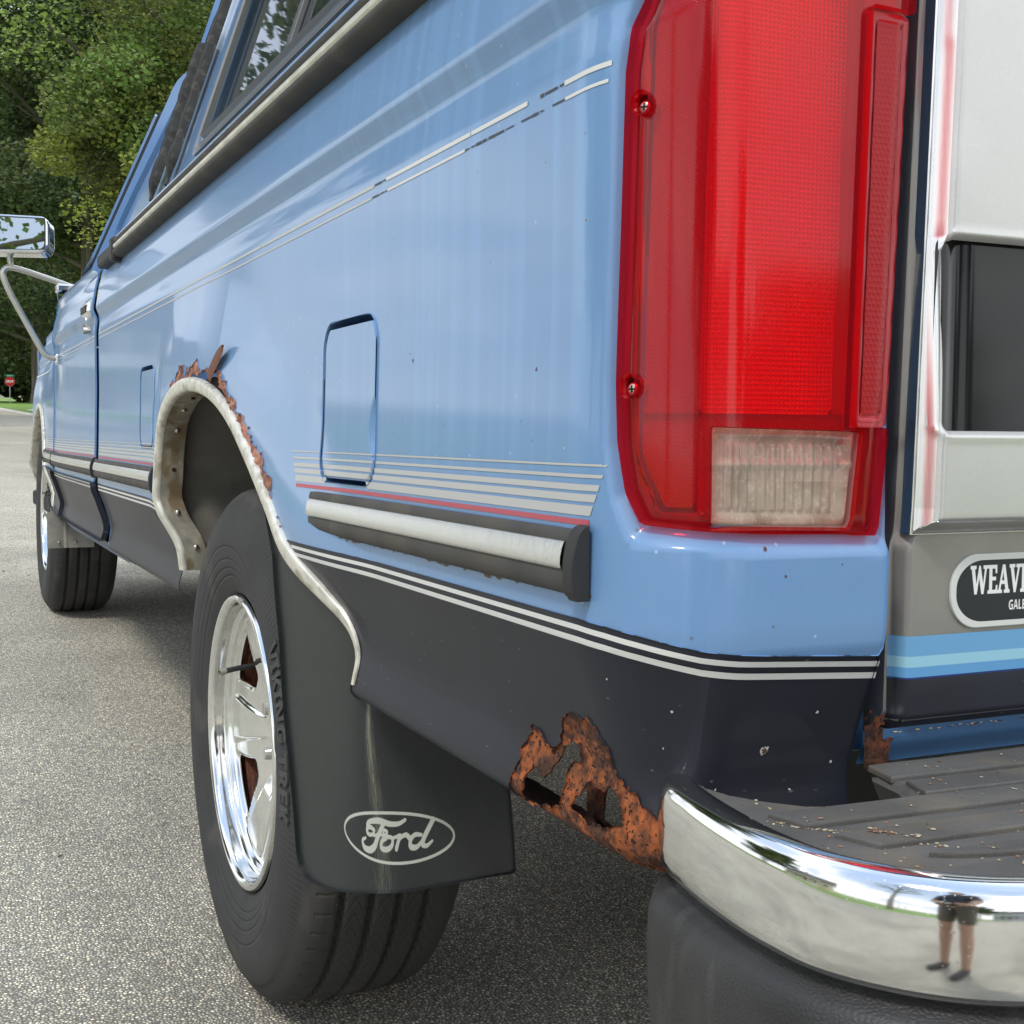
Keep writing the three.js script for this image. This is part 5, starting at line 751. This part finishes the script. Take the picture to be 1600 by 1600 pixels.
tree('shade_tree', 'dense dark tree deep in the lawn beyond the cab roof', 12.5, -58, { seed: 41, h: 20, base: 3.5, r: 8.0, w: 0.42, leaves: 80000, leaf: 0.26, tint: DEEP, boughs: 32 });
tree('shade_tree', 'broad tree at the back of the lawn behind the camper shell', 21, -66, { seed: 51, h: 22, base: 3.5, r: 9.5, w: 0.45, leaves: 70000, leaf: 0.30, tint: GREEN, boughs: 30 });
tree('shade_tree', 'fresh green tree beyond the cross street behind the sign', 15.5, -132, { seed: 61, h: 19, base: 3.2, r: 8.5, w: 0.4, leaves: 50000, leaf: 0.34, tint: [0.09, 0.16, 0.03], boughs: 28 });
for (const [x, z, s, h] of [[0, -140, 71, 15], [7, -143, 72, 13], [13, -146, 73, 16], [24, -135, 74, 18]]) tree('woodland_tree', 'low bushy tree in the wood closing off the far end of the street', x, z, { seed: s, h, base: 1.2, r: 7, w: 0.3, leaves: 26000, leaf: 0.42, tint: DEEP, boughs: 22 }, 'woodland at the end of the street');
tree('street_tree', 'tall high crowned tree over the far kerb', -7.6, -34, { seed: 91, h: 24, base: 9.5, r: 7.5, w: 0.4, leaves: 50000, leaf: 0.3, tint: DEEP, boughs: 26 });
// trees on the other side of the street (seen in the mirror, the paint and the chrome)
for (const [x, z, s] of [[-15, -14, 81], [-12.5, 7, 82], [-16, 34, 83], [9, 42, 84]]) tree('lawn_tree', ['spreading tree on the lawn by the cream bungalow', 'tall bare stemmed tree at the far side opposite the truck tail', 'tree on the lawn behind the parked truck', 'low spreading tree on the near verge behind the truck'][s - 81], x, z, { seed: s, h: s === 82 ? 15 : 12, base: s === 82 ? 8.5 : 3.6, r: 4.6, w: 0.3, leaves: s === 82 ? 2500 : 30000, leaf: s === 82 ? 0.13 : 0.26, tint: GREEN, boughs: 22 });

for (const [x, z, s] of [[15, 21, 85], [21, 29, 86], [13, 30, 87]]) tree('added_shrub', 'unseen leafy shrub added behind the truck to darken the tail lamp reflection', x, z, { seed: s, h: 4.6, base: 0.6, r: 3.6, w: 0.16, leaves: 22000, leaf: 0.28, tint: DEEP, boughs: 20 }, 'belt of shrubs behind the truck');  // shrubs added out of view so the lamp lens mirrors something dark
// stop sign with its street-name blade
{
  const z = -104, t = thing('stop_sign', 'red octagonal stop sign on thin post under green street name plate', 'stop sign', [6.15, fall(z) + 0.0, z]);
  const steel = std({ color: lin(0.45, 0.46, 0.46), metalness: 0.6, roughness: 0.5 });
  part('post', box(-0.03, 0.03, -0.2, 2.05, -0.02, 0.02, 0.004), steel, t);
  const face = canvasTexture(256, 256, (c) => { c.fillStyle = '#e9e9e6'; c.fillRect(0, 0, 256, 256); c.save(); c.translate(128, 128); c.fillStyle = '#b5121f'; c.beginPath(); for (let k = 0; k < 8; k++) { const a = Math.PI / 8 + k * Math.PI / 4; c.lineTo(126 * Math.cos(a), 126 * Math.sin(a)); } c.fill(); c.restore(); c.fillStyle = '#f4f4f2'; c.textAlign = 'center'; c.font = 'bold 84px sans-serif'; c.save(); c.translate(128, 162); c.scale(0.86, 1.12); c.fillText('STOP', 0, 0); c.restore(); });
  const g = new THREE.CylinderGeometry(0.38, 0.38, 0.006, 8).rotateX(Math.PI / 2).rotateZ(Math.PI / 8); { const p = g.attributes.position, u = g.attributes.uv; for (let i = 0; i < p.count; i++) u.setXY(i, p.getX(i) / 0.76 + 0.5, p.getY(i) / 0.76 + 0.5); }
  part('sign_plate', g.translate(0, 1.72, 0.026), std({ map: face, roughness: 0.45 }), t);
  part('street_name_plate', box(-0.36, 0.36, 2.07, 2.25, -0.004, 0.004, 0.003), std({ map: canvasTexture(256, 64, (c) => { c.fillStyle = '#0f6a4a'; c.fillRect(0, 0, 256, 64); c.fillStyle = '#cfe0d6'; for (let k = 0; k < 7; k++) c.fillRect(60 + k * 20, 22, 11, 20); }), roughness: 0.5 }), t);
  t.rotation.y = 0.06;
}
// houses across the street
function house(label, x, z, turn, w, d, h, siding) {
  const t = thing('house', label, 'house', [x, fall(z) + 0.05, z]); t.rotation.y = turn;
  const roofM = std({ color: lin(0.10, 0.095, 0.09), roughness: 0.9 }), white = std({ color: lin(0.72, 0.72, 0.70), roughness: 0.6 }), glass = phys({ color: lin(0.03, 0.035, 0.04), roughness: 0.08, clearcoat: 1 });
  part('wall', box(-w / 2, w / 2, 0, h, -d / 2, d / 2, 0.02), siding, t);
  const sh = new THREE.Shape(); sh.moveTo(-d / 2 - 0.5, 0); sh.lineTo(0, d * 0.36); sh.lineTo(d / 2 + 0.5, 0); part('roof', new THREE.ExtrudeGeometry(sh, { depth: w + 0.8, bevelEnabled: false }).rotateY(Math.PI / 2).translate(-w / 2 - 0.4, h, 0), roofM, t);
  for (const y of h > 4 ? [1.0, 3.7] : [1.0]) for (let k = 0; k < 5; k++) { const px = -w / 2 + w * (k + 0.5) / 5; if (y < 2 && k === 2) continue; const f = part('window', box(px - 0.55, px + 0.55, y, y + 1.5, d / 2 + 0.01, d / 2 + 0.07, 0.01), white, t); part('pane', box(px - 0.47, px + 0.47, y + 0.08, y + 1.42, d / 2 + 0.06, d / 2 + 0.09, 0.005), glass, f); }
  part('door', box(-0.5, 0.5, 0.3, 2.4, d / 2 + 0.01, d / 2 + 0.08, 0.01), std({ color: lin(0.18, 0.05, 0.04), roughness: 0.5 }), t);
  part('porch_roof', box(-w * 0.3, w * 0.3, 2.75, 2.95, d / 2 + 0.05, d / 2 + 2.2, 0.02), white, t);
  for (const px of [-w * 0.28, -w * 0.1, w * 0.1, w * 0.28]) part('porch_post', box(px - 0.08, px + 0.08, 0.02, 2.75, d / 2 + 1.95, d / 2 + 2.11, 0.01), white, t);
  part('porch_floor', box(-w * 0.3, w * 0.3, -0.1, 0.3, d / 2 + 0.05, d / 2 + 2.2, 0.02), white, t);
  part('chimney', box(w * 0.22, w * 0.22 + 0.7, h + 0.5, h + d * 0.36 + 0.7, -0.4, 0.4, 0.02), std({ color: lin(0.22, 0.09, 0.06), roughness: 0.9 }), t);
}
const clap = (c) => std({ map: texture(16, 256, (i, j) => { const k = 1 - 0.12 * ((j / 32) % 1 > 0.9 ? 1 : 0); return c.map((v) => v * k); }, true, 1, 2), roughness: 0.7 });
house('white two storey clapboard house with porch across the street', -13.5, -100, 0.35, 13, 9, 5.6, clap([0.86, 0.86, 0.84]));
house('cream bungalow with porch across the street', -22, -6, Math.PI / 2, 12, 9, 3.2, clap([0.80, 0.76, 0.66]));
house('pale grey house with porch at the street behind the truck', -9, 48, Math.PI, 13, 9, 5.6, clap([0.72, 0.74, 0.76]));

// ---------------------------------------------------------------- the photographer, standing behind the lens (mirrored in the chrome and the lamp)
const capsule = (x, y, z, [ax, ay, az, ra], [bx, by, bz, rb]) => { const ex = bx - ax, ey = by - ay, ez = bz - az, wx = x - ax, wy = y - ay, wz = z - az, t = clamp((wx * ex + wy * ey + wz * ez) / (ex * ex + ey * ey + ez * ez)); return Math.hypot(wx - ex * t, wy - ey * t, wz - ez * t) - lerp(ra, rb, t); };
const blend = (a, b, k) => { const h = clamp(0.5 + 0.5 * (b - a) / k); return lerp(b, a, h) - k * h * (1 - h); };
function flesh(chains, centre, half, res, k, grow = 0) {
  const mc = new MarchingCubes(res, new THREE.MeshStandardMaterial(), false, false, 60000); mc.isolation = 0;
  for (let c = 0; c < res; c++) for (let b = 0; b < res; b++) for (let a = 0; a < res; a++) {
    const x = centre[0] + (a / (res / 2) - 1) * half, y = centre[1] + (b / (res / 2) - 1) * half, z = centre[2] + (c / (res / 2) - 1) * half; let d = 9;
    for (const ch of chains) for (let i = 0; i + 1 < ch.length; i++) d = blend(d, capsule(x, y, z, ch[i], ch[i + 1]), k);
    mc.field[a + b * res + c * res * res] = -(d - grow);
  }
  mc.update();
  const n = mc.count, p = Array.from(mc.positionArray.slice(0, n * 3)), q = Array.from(mc.normalArray.slice(0, n * 3));
  for (let i = 0; i < n; i++) for (let m = 0; m < 3; m++) p[i * 3 + m] = centre[m] + p[i * 3 + m] * half;
  const g = new THREE.BufferGeometry(); g.setAttribute('position', new THREE.Float32BufferAttribute(p, 3)); g.setAttribute('normal', new THREE.Float32BufferAttribute(q, 3)); g.setAttribute('uv', new THREE.Float32BufferAttribute(new Float32Array(n * 2), 2)); return g;
}
{
  const me = thing('person', 'person in dark shirt and shorts holding a small camera behind the truck', 'person', [-0.60, 0, 2.24]);
  const skin = std({ color: lin(0.42, 0.25, 0.17), roughness: 0.6 }), cloth = std({ color: lin(0.035, 0.04, 0.055), roughness: 0.9 }), short = std({ color: lin(0.10, 0.09, 0.07), roughness: 0.9 });
  const leg = (s) => [[0.10 * s, 0.92, 0.02, 0.10], [0.115 * s, 0.50, 0.0, 0.062], [0.125 * s, 0.34, 0.02, 0.060], [0.13 * s, 0.09, 0.03, 0.042]];
  const arm = (s) => [[0.19 * s, 1.40, 0.0, 0.058], [0.25 * s, 1.14, -0.03, 0.046], [0.245 * s, 1.10, -0.05, 0.045], [0.095 * s + 0.22, 0.878, -0.285, 0.030]];
  const torso = [[0, 0.95, 0.02, 0.135], [0, 1.12, 0.01, 0.125], [0, 1.32, 0.0, 0.145], [0, 1.42, 0.0, 0.11], [0, 1.50, -0.01, 0.055], [0, 1.56, -0.03, 0.052]], chest = [[-0.09, 1.36, 0, 0.10], [0.09, 1.36, 0, 0.10]], hip = [[-0.07, 0.95, 0.02, 0.11], [0.07, 0.95, 0.02, 0.11]];
  const body = flesh([leg(-1), leg(1), arm(-1), arm(1), torso, chest, hip], [0, 0.86, -0.05], 0.92, 110, 0.03);
  const head = flesh([[[0, 1.56, -0.03, 0.05], [0, 1.62, -0.04, 0.062]], [[0, 1.64, -0.05, 0.066], [0, 1.72, -0.03, 0.086]], [[0, 1.72, -0.02, 0.088], [0, 1.73, 0.0, 0.084]], [[0, 1.685, -0.115, 0.012], [0, 1.655, -0.132, 0.014]], [[-0.03, 1.62, -0.105, 0.014], [0.03, 1.62, -0.105, 0.014]], [[-0.083, 1.70, -0.02, 0.012], [-0.085, 1.65, -0.025, 0.010]], [[0.083, 1.70, -0.02, 0.012], [0.085, 1.65, -0.025, 0.010]]], [0, 1.67, -0.03], 0.17, 84, 0.012);
  const hand = (s) => { const w = [0.095 * s + 0.22, 0.878, -0.285], f = []; f.push([[...w, 0.026], [w[0] - 0.004 * s, w[1] - 0.015, w[2] - 0.05, 0.022]], [[w[0] - 0.02 * s, w[1] - 0.01, w[2] - 0.04, 0.018], [w[0] + 0.012 * s, w[1] - 0.015, w[2] - 0.055, 0.018]]); for (let k = 0; k < 4; k++) { const y = w[1] + 0.012 - k * 0.018, l = [0.9, 1, 0.95, 0.78][k]; f.push([[w[0] + 0.006 * s, y, w[2] - 0.055, 0.0095], [w[0] + 0.008 * s, y, w[2] - 0.055 - 0.034 * l, 0.009], [w[0] - 0.014 * s * l, y, w[2] - 0.055 - 0.050 * l, 0.0085], [w[0] - 0.034 * s * l, y, w[2] - 0.055 - 0.046 * l, 0.008]]); } f.push([[w[0] - 0.016 * s, w[1] + 0.008, w[2] - 0.018, 0.012], [w[0] - 0.034 * s, w[1] + 0.004, w[2] - 0.044, 0.010], [w[0] - 0.046 * s, w[1] - 0.004, w[2] - 0.058, 0.009]]); return flesh(f, [w[0], w[1] - 0.015, w[2] - 0.055], 0.085, 58, 0.006); };
  part('body', join(body, head, hand(-1), hand(1)), skin, me);
  part('shirt', flesh([[[0, 0.97, 0.02, 0.145], [0, 1.12, 0.01, 0.135], [0, 1.32, 0.0, 0.152], [0, 1.43, 0.0, 0.112]], chest.map((c) => [c[0], c[1], c[2], 0.108]), [arm(-1)[0].map((v, i) => (i === 3 ? 0.068 : v)), [-0.235, 1.21, -0.02, 0.064]], [arm(1)[0].map((v, i) => (i === 3 ? 0.068 : v)), [0.235, 1.21, -0.02, 0.064]]], [0, 1.2, 0], 0.36, 72, 0.03), cloth, me);
  part('shorts', flesh([hip.map((c) => [c[0], c[1], c[2], 0.122]), ...[-1, 1].map((s) => [[0.10 * s, 0.90, 0.02, 0.115], [0.118 * s, 0.60, 0.005, 0.088]])], [0, 0.78, 0.02], 0.34, 70, 0.02), short, me);
  part('hair', flesh([[[0, 1.735, -0.015, 0.092], [0, 1.72, 0.02, 0.088]], [[0, 1.76, -0.04, 0.07], [0, 1.69, 0.045, 0.06]]], [0, 1.73, 0], 0.15, 50, 0.01), std({ color: lin(0.05, 0.03, 0.02), roughness: 0.8 }), me);
  for (const s of [-1, 1]) { part('eye', new THREE.SphereGeometry(0.011, 14, 10).translate(0.031 * s, 1.69, -0.108), std({ color: lin(0.7, 0.7, 0.68), roughness: 0.2 }), me); part('shoe', flesh([[[0.13 * s, 0.075, 0.045, 0.048], [0.135 * s, 0.045, -0.06, 0.042], [0.14 * s, 0.036, -0.15, 0.034]], [[0.13 * s, 0.032, 0.06, 0.034], [0.14 * s, 0.03, -0.15, 0.032]]], [0.135 * s, 0.05, -0.04], 0.19, 58, 0.012), std({ color: lin(0.02, 0.02, 0.025), roughness: 0.6 }), me); }
  const cam = thing('camera', 'small black compact camera held in both hands', 'camera', [-0.37, 0.868, 1.872]);
  part('camera_body', box(-0.055, 0.055, -0.032, 0.032, -0.012, 0.014, 0.006), blackRubber, cam); part('lens_barrel', new THREE.CylinderGeometry(0.022, 0.024, 0.02, 28).rotateX(Math.PI / 2).translate(0.008, 0, -0.02), screwMetal, cam); part('shutter_button', new THREE.CylinderGeometry(0.006, 0.006, 0.006, 16).translate(-0.035, 0.034, 0), screwMetal, cam);
}
scene.traverse((o) => { if (o.isMesh) { o.castShadow = true; o.receiveShadow = true; } });
renderer.render(scene, camera);
